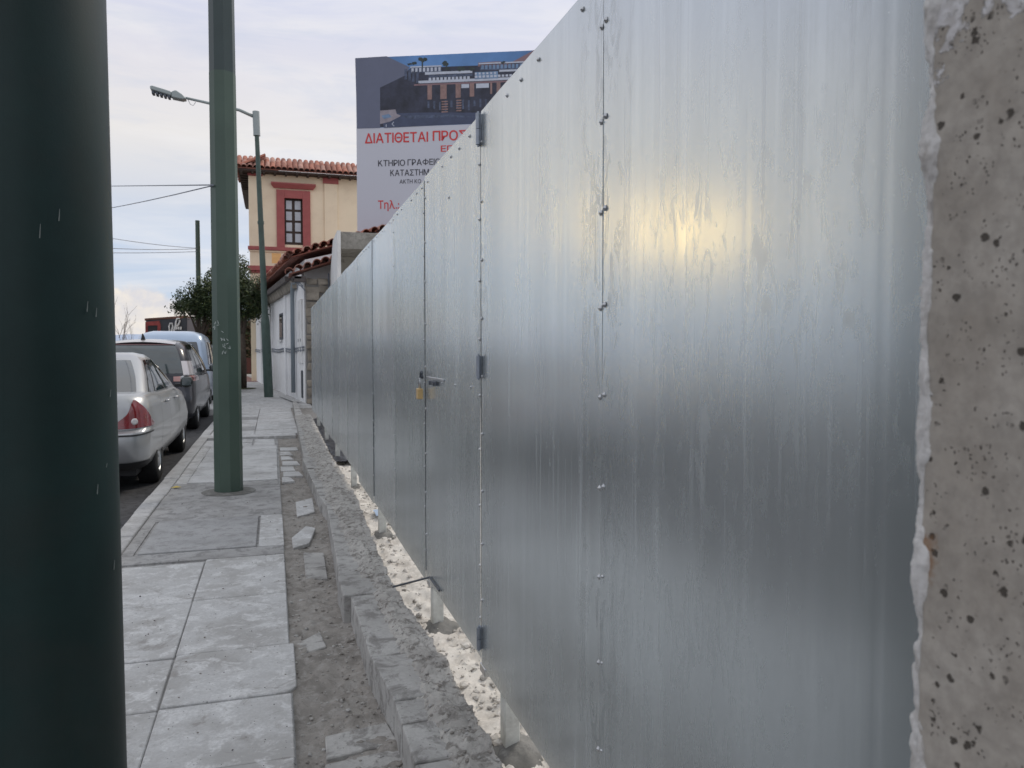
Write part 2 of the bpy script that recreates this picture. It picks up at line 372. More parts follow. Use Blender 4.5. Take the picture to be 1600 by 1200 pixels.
# service cover in its frame of grey cement
slab(XL, XR, 5.32, 5.56, M['concgrey'], gap=.003, bev=.002); slab(-.11, XR, 5.56, 6.62, M['slab'], gap=.002, bev=.002)
slab(XL, -.90, 5.56, 6.62, M['concgrey'], gap=.003, bev=.002)
cov = slab(-.885, -.122, 5.57, 6.60, concrete('cover_concrete', (.45, .45, .45), (.37, .37, .37), (.29, .285, .28)), z=.006, gap=.006, name='service_cover', tilt=.001)
slab(XL, XR, 6.62, 8.15, M['concgrey'], z=-.002, gap=.002, tilt=.001)
slab(XL, XR-.02, 8.15, 8.45, M['concgrey'], z=-.002, gap=.002, tilt=.001)
yy = 8.46
while yy < 11.3:
    x = XL+.12
    for x1 in ((-.42, XR-.02)):
        slab(x, x1, yy, yy+.52, M['slabwhite'], z=.004, gap=.004); x = x1
    slab(XL, XL+.12, yy, yy+.52, M['slab'], gap=.004)
    yy += .53
while yy < 12.4:
    for a, b_ in ((XL, -.70), (-.68, -.30), (-.29, .02)): slab(a, b_, yy, yy+.40, M['slabwhite'], gap=.01, z=random.uniform(-.004, .004))
    yy += .46
slab(XL, .34, yy+.02, yy+.5, M['slab'], z=.03, tilt=.001); yy += .56
while yy < 19:
    slab(XL, -.3, yy, yy+.7, M['concgrey'] if random.random() < .3 else M['slab'], z=.012); slab(-.3, .40, yy, yy+.7, M['slab'], z=.012); yy += .71
far = MB(); far.box((-1.6, 19.0, -.27), (.9, 27, .012)); far.box((-2.6, 27, -.27), (.3, 62, .016)); tag(far.build('far_pavement', M['slab']), kind='structure')
redp = MB(); redp.prism([(-1.6, 36, .02), (-.55, 36, .02), (-1.6, 47, .02), (-2.6, 47, .02)], (0, 0, .006)); tag(redp.build('red_paving', mat('red_paving', (.28, .16, .14), .9, 0, .15, 3)), kind='structure')
# kerb stones
kerb = thing('kerb', 'low pale concrete kerb along the edge of the pavement beside the road', 'kerb')
y = -2.0
while y < 19:
    L = random.uniform(.85, 1.0); b = MB(); j = random.uniform(-.006, .006)
    b.box((-1.125+j, y+.006, -.2), (-.985+j, y+L-.006, .004+random.uniform(-.003, .006)), jit=.004); b.build('kerb_stone', M['kerb'], kerb, bevel=.012, seg=2); y += L

# trench of bare earth beside the slabs
def trz(x, y):
    return -.022+.018*fbm(x, y, 1, 5)+.012*fbm(x, y, 7, 22, 3)+.02*max(0, (x-.28)/.12)*abs(fbm(x, y, 2, 9))
tr = MB(); tr.grid(30, 760, lambda a, b: (.045+.40*a, 1.2+14.5*b**1.35, trz(.045+.40*a, 1.2+14.5*b**1.35)))
tag(tr.build('earth_strip', M['dirt'], smooth=True), kind='structure')
trn = MB(); trn.box((.05, -3, -.27), (.6, 1.25, -.02)); trn.box((.05, 15.6, -.27), (.9, 21, .0)); tag(trn.build('earth_ground', M['dirt']), kind='structure')
brk = thing('broken_paving', 'broken slab pieces left lying in the bare earth beside the low wall', 'broken slabs')
def piece(poly, z, m='slab', h=.03, tilt=(0, 0)):
    b = MB(); cx = sum(p[0] for p in poly)/len(poly); cy = sum(p[1] for p in poly)/len(poly)
    z -= .006; b.prism([(x, y, z-h+(x-cx)*tilt[0]+(y-cy)*tilt[1]) for x, y in poly], (0, 0, h)); return b.build('slab_piece', M[m], brk, bevel=.004)
def px(poly, z): return [tuple(atZ(u, v, z)[:2]) for u, v in poly]
piece(px([(456, 838), (478, 822), (493, 826), (484, 846), (458, 853)], .01), .012, tilt=(.05, .02))
piece(px([(474, 862), (506, 862), (512, 902), (478, 902)], 0), .0, 'wallblock')
piece(px([(508, 1150), (604, 1128), (622, 1158), (510, 1186)], -.01), -.004, 'wallblock')
piece(px([(508, 1192), (626, 1166), (640, 1230), (508, 1250)], -.01), -.008, 'wallblock')
piece(px([(462, 1005), (500, 985), (510, 1008), (470, 1022)], -.01), -.008, 'wallblock')
piece(px([(462, 785), (488, 778), (492, 800), (464, 808)], -.01), .0, 'slab')
yy = 8.3
while yy < 11.4:
    x0 = random.uniform(.07, .10); x1 = random.uniform(.2, .34); piece([(x0, yy), (x1, yy+random.uniform(-.04, .04)), (x1-random.uniform(0, .05), yy+.3), (x0, yy+.33)], .002, 'slabwhite' if random.random() < .6 else 'slab'); yy += random.uniform(.38, .5)

# low wall: blocks + broken mortar top
lw = thing('low_wall', 'low broken concrete block wall with rough mortar top below the metal fence', 'wall')
joints = [.3, .9, 1.45, 1.9, 2.25, 2.5, 2.68, 3.1, 3.93, 4.3, 5.2, 6.3, 6.8, 7.6, 8.4, 9.2, 10.0, 10.9, 11.8, 12.8, 13.9, 15.0, 16.2, 17.5, 18.8, 20.0]
def wx(y):     # left face of the wall: the courses step in and out
    if y < 3.0: return .385-.01*(3-y)+.012
    if y < 3.93: return .362
    if y < 4.3: return .325
    if y < 6.35: return .335+.032*(y-4.3)
    if y < 9.2: return .375-.022*(y-6.35)
    return .33+.012*(y-9.2)
for a, b_ in zip(joints, joints[1:]):
    z = .11+random.uniform(-.006, .006); xa = wx(a+.01); xb = wx(b_-.01)
    if 6.4 < a < 6.7: z = .085
    b = MB(); b.add([(xa, a+.004, -.1), (.56, a+.004, -.1), (.56, b_-.004, -.1), (xb, b_-.004, -.1), (xa+.003, a+.004, z), (.56, a+.004, z+.003), (.56, b_-.004, z), (xb+.003, b_-.004, z)],
          [(0, 3, 2, 1), (4, 5, 6, 7), (0, 1, 5, 4), (1, 2, 6, 5), (2, 3, 7, 6), (3, 0, 4, 7)])
    b.build('block', M['wallblock'], lw, bevel=.007, seg=2)
edge_pts = [(0.2, .66), (2.0, .64), (2.185, .634), (2.476, .633), (3.006, .641), (3.427, .615), (4.146, .590), (5.176, .617), (6.71, .668), (9.64, .645), (14.3, .69), (20, .70)]
def edgeX(y):
    for (a, xa), (b, xb) in zip(edge_pts, edge_pts[1:]):
        if a <= y <= b: t = (y-a)/(b-a); return xa+(xb-xa)*t+.014*fbm(y, 0, 0, 5)+.006*fbm(y, 4, 0, 22)
    return .65
def mort(a, b):
    y = .3+15.2*b**1.5; x0 = .47+.02*fbm(y, 9, 0, 3)
    if y > 4.2: x0 -= .05
    if y > 6.4: x0 -= .03
    x1 = edgeX(y)
    if a > .92: return (x1+.01*(a-.92), y, .105-(a-.92)/.08*.17)
    a2 = a/.92; x = x0+(x1-x0)*a2
    z = .100+.036*math.sin(min(1, a2*1.3)*math.pi*.62)*(.7+.8*abs(fbm(x, y, 3, 5)))+.009*fbm(x, y, 5, 26, 4)+.006*fbm(x, y, 1, 80, 2)
    return (x, y, z)
mo = MB(); mo.grid(34, 900, mort); mo.build('mortar_top', M['mortar'], lw, smooth=True)

# stones and grit
def rock(r, seed, n=1):
    bm = bmesh.new(); bmesh.ops.create_icosphere(bm, subdivisions=n, radius=r)
    for v in bm.verts:
        k = 1+.45*noise.noise(v.co/r*1.3+Vector((seed*3.1, seed, 0))); v.co = Vector((v.co.x*k, v.co.y*k*1.15, v.co.z*k*.7))
    vs = [v.co.copy() for v in bm.verts]; fs = [[x.index for x in f.verts] for f in bm.faces]; bm.free(); return vs, fs
ROCKS = [rock(1, i) for i in range(8)]
def scatter(name, n, region, rr, m, label, cat, mats=None):
    b = MB()
    for i in range(n):
        p = region(); r = rr[0]*(rr[1]/rr[0])**(random.random()**2.2); vs, fs = random.choice(ROCKS); Rm = Matrix.Rotation(random.uniform(0, 6.28), 3, 'Z')
        b.add([Vector(p)+Rm@v*r for v in vs], fs, random.choice(mats) if mats else m)
    o = b.build(name, m); return tag(o, label, cat, kind='stuff')
def r_tr():
    y = 1.6+10*random.random()**1.8; x = .07+.32*random.random()**.7; return (x, y, trz(x, y)+.002)
scatter('grit', 1500, r_tr, (.0025, .012), M['dirt'], 'grey grit and small stones in the earth strip', 'grit', [M['dirt'], M['mortar'], M['wallblock']])
def r_mo():
    a = random.uniform(.0, .9); b = random.random()**1.1*.8; p = mort(a, b); return (p[0], p[1], p[2]+.001)
scatter('mortar_crumbs', 1800, r_mo, (.0015, .010), M['mortar'], 'crumbled mortar and pebbles on the low wall top', 'crumbs', [M['mortar'], M['dirt'], M['wallblock']])
def r_pv():
    y = 2+7*random.random()**1.5; return (random.uniform(-.95, .06), y, .004)
scatter('pavement_grit', 320, r_pv, (.0015, .0055), M['dirt'], 'dark grit scattered over the pavement slabs', 'grit', [M['dirt'], M['trim']])

# inside of the building site
def siz(x, y): 
    return -.01+.03*fbm(x, y, 4, 3)+.022*fbm(x, y, 2, 14, 4)+.01*fbm(x, y, 8, 45, 3)
si = MB(); si.grid(70, 520, lambda a, b: (.60+1.5*a, .2+15.6*b**1.4, siz(.60+1.5*a, .2+15.6*b**1.4)))
tag(si.build('rubble_ground', M['rubble'], smooth=True), kind='structure')
si2 = MB(); si2.box((2.08, -2, -.28), (30, 60, -.02)); si2.box((.7, 15.7, -.28), (2.08, 60, -.03)); tag(si2.build('site_ground', M['rubble']), kind='structure')
def r_si():
    y = 1.6+11*random.random()**1.8; x = .64+.6*random.random(); return (x, y, siz(x, y)+.003)
scatter('rubble_bits', 3600, r_si, (.003, .022), M['rubble'], 'whitish rubble bits on the ground behind the fence', 'rubble', [M['rubble'], M['rubble'], M['rubble'], M['mortar']])
pl = MB(); pl.grid(24, 120, lambda a, b: (.70+.7*a, 9.3+6.2*b, .03+.05*abs(fbm(.7+.7*a, 9.3+6.2*b, 0, 5))+.02*fbm(a*.7, b*6, 0, 14)))
tag(pl.build('plastic_sheeting', M['plastic'], smooth=True), 'crumpled black plastic sheeting on the ground behind the far fence', 'plastic sheet')
bl = MB(); bl.grid(6, 6, lambda a, b: (.78+.16*a, 6.15+.25*b, .035+.02*fbm(a, b, 0, 3))); tag(bl.build('plastic_scrap', M['blueplastic'], smooth=True), 'pale blue plastic scrap on the rubble under the fence', 'scrap')

# ================================================================== FENCE
FX = .72
fence = thing('metal_fence', 'tall galvanised sheet metal fence along the pavement with rows of screws', 'fence')
gate = thing('metal_gate', 'galvanised sheet gate panel hung on three hinges within the metal fence', 'gate')
def sheet(y0, y1, z0, z1, x, m, parent, name='sheet', amp=.0016):
    sd_ = random.uniform(0, 50); tl_ = random.uniform(-.0045, .0045) if y0 > 3.7 else random.uniform(-.002, .002)
    def fn(a, b):
        y = y0+(y1-y0)*a; z = z0+(z1-z0)*b
        d = amp*(noise.noise(Vector((y*1.6+sd_, z*.9, 0)))*1.0+.35*noise.noise(Vector((y*6+sd_, z*.7, 5))))
        e = min(a, 1-a)
        d += tl_*math.sin(a*math.pi*.9+.3)+.0006*noise.noise(Vector((y*4.5+sd_, z*3.2, 9)))+.00022*noise.noise(Vector((y*11, z*7, sd_)))
        d -= .0006*math.exp(-(e*(y1-y0)/.02)**2)
        for rb in (.24, .27, .47, .50, .73, .76):      # faint rolling lines
            d += .00022*math.exp(-((a-rb)*(y1-y0)/.0035)**2)
        return (x+d, y, z)
    nb = MB()
    nx = 150 if y0 < 3 else 60
    nb.grid(nx, 40, fn)
    # returned edges give the sheet its thickness
    for yy_ in (y0, y1): nb.add([(x, yy_, z0), (x+.0012, yy_, z0), (x+.0012, yy_, z1), (x, yy_, z1)], [(0, 1, 2, 3)])
    o = nb.build(name, M[m], parent, smooth=True, flat_angle=50)
    return o
for ys_ in (1.613, 4.749, 5.82, 6.87, 7.92, 8.97, 10.02, 11.07, 12.12, 13.2, 14.3): MB().box((FX+.0035, ys_-.015, .27), (FX+.012, ys_+.015, 2.16)).build('joint_shade_strip', M['seam'], fence)
seams = [1.613, 2.683, 3.748, 4.749, 5.82, 6.87, 7.92, 8.97, 10.02, 11.07, 12.12, 13.2, 14.3, 15.35]
GV = ['galv', 'galv3', 'galv2']
sheet(.50, 1.6135, .22, 2.21, FX-.0015, 'galv', fence, amp=.003)
sheet(1.6165, 2.679, .20, 2.205, FX, 'galv3', fence, amp=.0022)
for i in range(3, len(seams)):
    sheet(seams[i-1]+.003, seams[i]-.0005, .21+random.uniform(-.012, .012)+(.03 if i > 5 else 0), 2.19+random.uniform(-.004, .004), FX-.0017*(i % 2), GV[i % 3] if i != 3 else 'galv2', fence, amp=.0016+.0006*(i > 4))
sheet(2.689, 3.743, .225, 2.20, FX-.001, 'galv3', gate, amp=.0022)
# dark gap strips (frames seen in the gaps)
for yv in (2.684, 3.7465): MB().box((FX+.004, yv-.02, .24), (FX+.02, yv+.02, 2.17)).build('frame_upright', M['darksteel'], gate)
for i in range(len(seams)):          # top and bottom rails
    pass
rb = MB(); rb.box((FX+.004, .5, 2.10), (FX+.04, 2.66, 2.14)); rb.build('rail', M['steel'], fence)
rb = MB(); rb.box((FX+.004, 3.78, 2.10), (FX+.04, 15.3, 2.14)); rb.build('rail', M['steel'], fence)
rb = MB(); rb.box((FX+.004, 3.78, .34), (FX+.04, 15.3, .38)); rb.build('rail', M['steel'], fence)
rb = MB(); rb.box((FX+.004, .5, .34), (FX+.04, 2.66, .38)); rb.build('rail', M['steel'], fence)
# posts with cement feet
for i, yv in enumerate((.6, 1.35, 2.46, 3.68, 5.67, 7.75, 9.75, 11.8, 13.9)):
    b = MB(); b.box((FX+.012, yv-.028, -.05), (FX+.067, yv+.028, 2.15)); b.build('post', M['postpaint'], fence, bevel=.004)
    def foot(a, c, yv=yv):
        th = a*2*math.pi; r = .115*c*(1+.35*noise.noise(Vector((math.cos(th)*1.3, math.sin(th)*1.3, yv))))
        x = FX+.06+r*math.cos(th)*.9; y = yv+r*math.sin(th)*1.3
        return (x, y, .008+.016*(1-c)+.016*fbm(x, y, 0, 16)-.05*c**4)
    f = MB(); f.grid(28, 10, foot); f.build('cement_foot', M['cement'], fence, smooth=True)
# thin dark fins added for the shadow line of open joints
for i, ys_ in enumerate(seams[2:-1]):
    if i in (0, 2): MB().box((FX-.0038, ys_-.0012, .26), (FX, ys_+.0012, 2.185)).build('seam_shadow', M['seam'], gate if i == 0 else fence)
# screws: one mesh, many objects
sc = MB(); sc.lathe([(0, -.0042), (.0022, -.0038), (.0040, -.0018), (.0043, 0), (.0068, 0), (.0068, .0014)], (0, 0, 0), 'x', 10)
SCM = sc.mesh('screw', M['steel']); SCM.polygons.foreach_set('use_smooth', [True]*len(SCM.polygons))
def screw(y, z, parent, x=FX-.0035, s=1): inst('screw', SCM, (x, y, z), parent, sc=(s, s, s))
zs = [.42+.2075*i for i in range(9)]
for k, yv in enumerate(seams):
    if yv > 9.5: continue
    par = fence
    if yv in (2.683, 3.748):
        for z in zs:
            screw(yv-.015+random.uniform(-.003, .003), z+.02+random.uniform(-.01, .01), fence if yv == 2.683 else gate)
            screw(yv+.014, z-.055+random.uniform(-.01, .01), gate if yv == 2.683 else fence)
        continue
    for z in zs:
        dz = random.uniform(-.006, .006)
        if k == 0: screw(yv-.012, z+dz+.003, fence); screw(yv+.010, z+dz-.004, fence)
        elif k == 3: screw(yv, z+dz, fence, s=.9)
        else: screw(yv-.006, z+dz, fence, s=.9)
for yv in [.75+.16*i for i in range(42)]:
    if yv < 7.2 and random.random() < .85: screw(yv+.03*random.random(), 2.163+random.uniform(-.006, .006), gate if 2.7 < yv < 3.74 else fence)
for u, v in ((692, 598), (712, 602), (737, 605)): p = atX(u, v, FX); screw(p.y, p.z, gate)
screw(3.2, 2.0, gate); 
# long fine scratches on the near sheets
for pts_ in (((1362, 738), (1395, 742), (1420, 748), (1442, 757)), ((1043, 806), (1062, 811), (1082, 817)), ((1048, 742), (1086, 744)), ((1094, 762), (1132, 770)), ((1160, 712), (1196, 705)), ((1036, 610), (1062, 560), (1082, 488))):
    qs = [atX(u, v, FX-.0024) for u, v in pts_]; MB().tube(qs, [.0002]+[.0004]*(len(qs)-2)+[.0002], 4).build('scratch', M['scratch'], fence)
# hinges
for (za, zb) in ((2.085, 2.195), (1.255, 1.335), (.265, .345)):
    b = MB(); zm = (za+zb)/2
    b.tube([(FX-.014, 2.672, za), (FX-.014, 2.672, zm-.001)], .0085, 10); b.tube([(FX-.014, 2.672, zm+.001), (FX-.014, 2.672, zb)], .0085, 10)
    b.box((FX-.010, 2.672, za), (FX-.0025, 2.70, zb)); b.tube([(FX-.014, 2.672, za-.006), (FX-.014, 2.672, zb+.006)], .004, 8)
    b.build('hinge', M['bluesteel'], gate, smooth=True, flat_angle=35)
b = MB(); b.box((FX-.004, 2.63, .175), (FX+.03, 2.70, .205)); b.build('corner_bracket', M['steel'], gate, bevel=.002)
b = MB(); b.box((FX-.003, 3.66, .20), (FX+.03, 3.72, .225)); b.build('corner_bracket', M['steel'], gate, bevel=.002)
# hasp
b = MB(); b.box((FX-.010, 3.30, 1.219), (FX-.003, 3.69, 1.231)); b.build('hasp_bar', M['steel'], gate, bevel=.002)
b = MB(); b.box((FX-.018, 3.42, 1.196), (FX-.003, 3.56, 1.214)); b.tube([(FX-.022, 3.46, 1.205), (FX-.003, 3.46, 1.205)], .011, 10); b.tube([(FX-.022, 3.55, 1.205), (FX-.003, 3.55, 1.205)], .010, 10)
b.build('slide_bolt', M['darksteel'], gate, bevel=.001)
b = MB(); pts = [(FX-.012+.0, 3.74+.022*math.cos(t), 1.228+.026*math.sin(t)) for t in [i*math.pi/6-.2 for i in range(8)]]; b.tube([(p_[0]-.012, p_[1]-.01, p_[2]) for p_ in pts], .006, 8); b.build('staple', M['darksteel'], gate, smooth=True)
# drop bolt prop rod
b = MB(); b.tube([(FX-.008, 3.62, .262), (.575, 3.90, .145)], .0055, 8); b.tube([(FX-.008, 3.62, .262), (FX-.008, 3.40, .262)], .005, 8); b.build('prop_rod', M['darksteel'], gate, smooth=True, flat_angle=40)
# padlock hangs on the staple
pk = thing('padlock', 'small brass padlock hanging from the steel hasp on the gate edge', 'padlock')
pb = MB(); pb.box((FX-.046, 3.715, 1.118), (FX-.018, 3.760, 1.170)); pb.build('lock_body', M['brass'], pk, bevel=.004, seg=2)
ps = MB(); ps.tube([(FX-.031, 3.728, 1.165), (FX-.031, 3.728, 1.205)]+[(FX-.031, 3.7395-.0115*math.cos(t), 1.205+.014*math.sin(t)) for t in [i*math.pi/6 for i in range(1, 6)]]+[(FX-.031, 3.751, 1.205), (FX-.031, 3.751, 1.165)], .0045, 8)
ps.build('shackle', M['steel'], pk, smooth=True)

# ================================================================== NEAR CONCRETE WALL, RIGHT
cw = thing('concrete_wall', 'pitted grey concrete wall end with ragged white mortar edge at the right', 'wall')
def pitted():
    m = bpy.data.materials.new('pitted_concrete'); m.use_nodes = True; t, p = pv(m); P = t.pos()
    P1 = P
    a = t.noise(P1, 9, 6, .6); b = t.noise(P1, 60, 5, .65); g_ = t.noise(P1, 500, 3, .6)
    c = t.mix(t.ramp(a, [(.35, 0), (.65, 1)]), (.33, .295, .255), (.46, .425, .38))
    c = t.mix(t.math('MULTIPLY', t.ramp(b, [(.35, 1), (.62, 0)]), .45), c, (.21, .19, .168))
    wob = t.node('ShaderNodeVectorMath', operation='ADD'); t.put(wob.inputs[0], P1)
    sc_ = t.node('ShaderNodeVectorMath', operation='SCALE'); t.put(sc_.inputs[0], t.noise(P1, 220, 2, .5, col=True)); sc_.inputs['Scale'].default_value = .006
    t.l.new(sc_.outputs[0], wob.inputs[1]); PW = wob.outputs[0]
    v1 = t.ramp(t.voro(PW, 75), [(.17, 1), (.21, 0)]); k1 = t.math('MULTIPLY', v1, t.ramp(t.noise(P1, 25, 2), [(.52, 0), (.58, 1)]))
    v2 = t.ramp(t.voro(t.mapv(PW, loc=(.3, .7, .1)), 200), [(.18, 1), (.24, 0)]); k2 = t.math('MULTIPLY', v2, t.ramp(t.noise(P1, 40, 2), [(.52, 0), (.58, 1)]))
    v3 = t.ramp(t.voro(t.mapv(PW, loc=(1.3, .2, .6)), 38), [(.12, 1), (.15, 0)]); k3 = v3
    k = t.math('MAXIMUM', t.math('MAXIMUM', k1, k2), k3)
    c = t.mix(t.math('MULTIPLY', k, .9), c, (.05, .042, .034))
    z = t.sep(P1)[2]; n1 = t.noise(P1, 26, 6, .65)
    wm = t.ramp(t.math('ADD', t.math('MULTIPLY', t.math('SUBTRACT', z, 1.634), 9.0), t.math('MULTIPLY', t.math('SUBTRACT', n1, .5), 3.0)), [(.0, 0), (.06, 1)])
    c = t.mix(wm, c, t.mix(t.ramp(t.noise(P1, 120, 4), [(.4, 0), (.7, 1)]), (.46, .44, .43), (.66, .65, .66)))
    # rust bleed
    n3 = t.noise(P1, 60, 5, .7)
    d = t.node('ShaderNodeVectorMath', operation='DISTANCE'); t.put(d.inputs[0], t.mapv(P1, (1, 1, .6))); d.inputs[1].default_value = (.56, .545, 1.165*.6)
    rm = t.ramp(t.math('ADD', d.outputs['Value'], t.math('MULTIPLY', t.math('SUBTRACT', n3, .5), .03)), [(.006, .8), (.016, 0)])
    c = t.mix(rm, c, (.26, .12, .04))
    t.put(p.inputs['Base Color'], c); p.inputs['Roughness'].default_value = .85; p.inputs['Specular IOR Level'].default_value = .3
    h = t.math('SUBTRACT', t.math('ADD', t.math('MULTIPLY', g_, .10), t.math('ADD', t.math('MULTIPLY', b, .3), t.math('MULTIPLY', wm, .6))), t.math('MULTIPLY', k, 1.0))
    t.put(p.inputs['Normal'], t.bump(h, .9, .0022))
    return m
M['pitted'] = pitted()
def endY(z): return .548+.0055*fbm(z, 0, 0, 7)+.0022*fbm(z, 3, 0, 40)
def cwf(a, b):
    z = -.2+4.4*b; ye = endY(z)
    y = ye-(1-a)**2*2.6
    x = .56+.0012*fbm(y, z, 0, 18)
    if a > .985: x += .002
    return (x, y, z)
b = MB(); b.grid(70, 900, cwf)
b.grid(6, 300, lambda a, c: (.562+.22*a, endY(-.2+4.4*c)-.003+.012*fbm(a*2, -.2+4.4*c, 2, 7)*min(1, a*8), -.2+4.4*c))
b.add([(.78, .53, -.2), (.78, -2.1, -.2), (.78, -2.1, 4.2), (.78, .53, 4.2)], [(0, 1, 2, 3)])
b.add([(.56, -2.05, -.2), (.78, -2.1, -.2), (.78, -2.1, 4.2), (.56, -2.05, 4.2)], [(0, 1, 2, 3)])
b.add([(.56, -2.05, 4.2), (.78, -2.1, 4.2), (.78, .54, 4.2), (.56, .54, 4.2)], [(0, 1, 2, 3)])
b.build('wall_body', M['pitted'], cw, smooth=True, flat_angle=60)
M['rim'] = mat('white_mortar', (.58, .565, .55), .9, 0, .15, 60, .6, 220, .002, dark=(.20, .17, .14), darkf=.7, dscale=22)
def rim(a, b):
    z = .3+2.2*b; th = a*2*math.pi
    r = .0062+.0080*noise.noise(Vector((0, 1, z*16)))+.0024*abs(noise.noise(Vector((math.cos(th)*1.3, math.sin(th)*1.3, z*45))))*2+.0013*noise.noise(Vector((math.cos(th)*3, math.sin(th)*3, z*110)))+.0007*noise.noise(Vector((math.cos(th)*6, math.sin(th)*6, z*330)))
    # long vertical folds
    r *= 1+.25*noise.noise(Vector((math.cos(th)*2.2, math.sin(th)*2.2, z*9)))
    r = max(r, .0022)
    return (.5655+r*math.cos(th)*1.0, endY(z)+.001+r*math.sin(th)*1.05+.002*noise.noise(Vector((2, 7, z*22))), z+.004*noise.noise(Vector((math.cos(th), math.sin(th), z*60))))
b = MB(); b.grid(28, 1500, rim); b.build('mortar_edge', M['rim'], cw, smooth=True)

# ================================================================== POLES
def pole(name, label, base, r0, r1, h, n, m, extra=None, rot=0, split=None, group=None, top_m=None, lean=0):
    t = thing(name, label, 'pole', group)
    def ring(z): return r0+(r1-r0)*z/h
    def seg(z0, z1, mm, part, k=0):
        b = MB(); vs = []; fs = []
        K = 12
        for i in range(K+1):
            z = z0+(z1-z0)*i/K; r = ring(z)+k
            for j in range(n): a = 2*math.pi*j/n+rot; vs.append((base[0]+lean*z+r*math.cos(a), base[1]+r*math.sin(a), base[2]+z))
        for i in range(K):
            for j in range(n): fs.append((i*n+j, i*n+(j+1) % n, (i+1)*n+(j+1) % n, (i+1)*n+j))
        fs.append(tuple(K*n+j for j in range(n))); b.add(vs, fs)
        o = b.build(part, M[mm], t, smooth=True, flat_angle=28 if n < 16 else 60)
        return o
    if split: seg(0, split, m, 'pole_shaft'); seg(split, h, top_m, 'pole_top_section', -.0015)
    else: seg(0, h, m, 'pole_shaft')
    return t
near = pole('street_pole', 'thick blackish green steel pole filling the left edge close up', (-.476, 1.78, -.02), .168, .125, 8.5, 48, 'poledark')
sm = MB()
for (u, v, L) in ((92, 345, .022), (62, 372, .026), (136, 487, .02), (150, 495, .018), (172, 620, .015), (152, 772, .02), (178, 890, .02), (166, 730, .008)):
    p = ray(u, v); 
    # nearest point on the shaft along the sight line
    best = None
    for k in range(1200, 2000):
        q = Vector((0, 0, CAM_H))+p*(k/1000/1.0*.9)
        rr = .168+(.125-.168)*q.z/8.5
        if (q.x+.476)**2+(q.y-1.78)**2 <= (rr+.0012)**2: best = q; break
    if best: MB().tube([best, best+Vector((.002, -.0008, L))], [.0008, .0004], 5).build('scratch', M['scratch'], near)
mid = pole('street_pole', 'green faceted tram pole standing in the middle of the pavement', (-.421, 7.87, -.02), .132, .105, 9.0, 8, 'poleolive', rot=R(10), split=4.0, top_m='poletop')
st = MB()
random.seed(3)
for cx, cy, n_ in ((338, 506, 5), (351, 528, 5), (350, 545, 7), (355, 538, 3)):
    for k in range(n_):
        u = cx+random.uniform(-5, 5); v = cy+random.uniform(-9, 9); p = atY(u, v, 7.744); a = random.uniform(0, 3)
        st.tube([p, p+Vector((.022*math.cos(a), 0, .03*math.sin(a)))], [.004, .0015], 4)
st.build('sticker_remains', M['sticker'], mid)
cf = MB(); cf.grid(32, 4, lambda a, c: (-.421+(.13+.12*c)*math.cos(a*6.2832), 7.87+(.13+.12*c)*math.sin(a*6.2832), .010*(1-c)+.001)); cf.build('cement_collar', M['cement'], mid, smooth=True)
farp = pole('street_pole', 'slender distant green pole behind the trees carrying overhead wires', (-3.37, 40, -.1), .13, .10, 7.75, 10, 'polegreen')

lamp = thing('street_lamp', 'tall leaning green street lamp with long arm over the parked cars', 'street lamp')
b = MB(); B0 = Vector((-.124, 23.8, 0)); T0 = Vector((-.376, 23.8, 8.2))
b.tube([B0, B0.lerp(T0, .27)], [.135, .13], 12); b.tube([B0.lerp(T0, .27), B0.lerp(T0, .30)], [.13, .095], 12, cap=False); b.tube([B0.lerp(T0, .30), B0.lerp(T0, .62), T0], [.095, .08, .06], 12)
b.tube([B0.lerp(T0, .62), B0.lerp(T0, .63)], [.095, .095], 12)
b.build('lamp_post', M['lampgreen'], lamp, smooth=True, flat_angle=40)
b = MB(); b.tube([B0.lerp(T0, .93), T0+Vector((0, 0, .12))], .10, 12); b.build('post_cap', M['lampgrey'], lamp, smooth=True, flat_angle=40)
b = MB(); A1 = atY(290, 153, 23.8); b.tube([T0+Vector((0, 0, -.05)), T0+Vector((-.45, 0, .12)), A1], [.05, .045, .035], 10); b.build('arm', M['lampgrey'], lamp, smooth=True)
b = MB(); H0 = atY(292, 154, 23.8); H1 = atY(236, 139, 23.8); dd = (H1-H0)
def hp(t, s, zz): return H0+dd*t+Vector((0, s, zz))
b.prism([hp(0, 0, -.04), hp(.12, 0, -.09), hp(.42, 0, -.11), hp(.42, 0, .05), hp(.3, 0, .12), hp(.12, 0, .05)], (0, .28, 0))
b.prism([hp(.42, 0, -.07), hp(1, 0, -.05), hp(1.02, 0, .04), hp(.95, 0, .07), hp(.42, 0, .05)], (0, .28, 0)); o = b.build('lamp_head', M['lampgrey'], lamp, bevel=.02); o.location.y = -.14
b = MB()
for k in range(5): b.prism([hp(.46+.11*k, 0, -.075), hp(.53+.11*k, 0, -.07), hp(.53+.11*k, 0, -.14), hp(.46+.11*k, 0, -.13)], (0, .24, 0))
o = b.build('heat_fins', M['darksteel'], lamp); o.location.y = -.12
b = MB(); b.tube([hp(-.02, 0, 0), hp(-.10, 0, -.14), hp(-.18, 0, -.15), hp(-.25, 0, -.03)], .008, 5); b.build('cable', M['wire'], lamp)
def wire(label, p0, p1, sag=.1, r=.008):
    b = MB(); p0 = Vector(p0); p1 = Vector(p1); b.tube([p0.lerp(p1, t/12)-Vector((0, 0, sag*4*(t/12)*(1-t/12))) for t in range(13)], r, 5)
    return tag(b.build('overhead_wire', M['wire'], smooth=True), label, 'wire')
wire('upper overhead wire leaving the middle green pole level to the left', atY(333, 289, 7.75), atY(60, 292, 26), 0, .006)
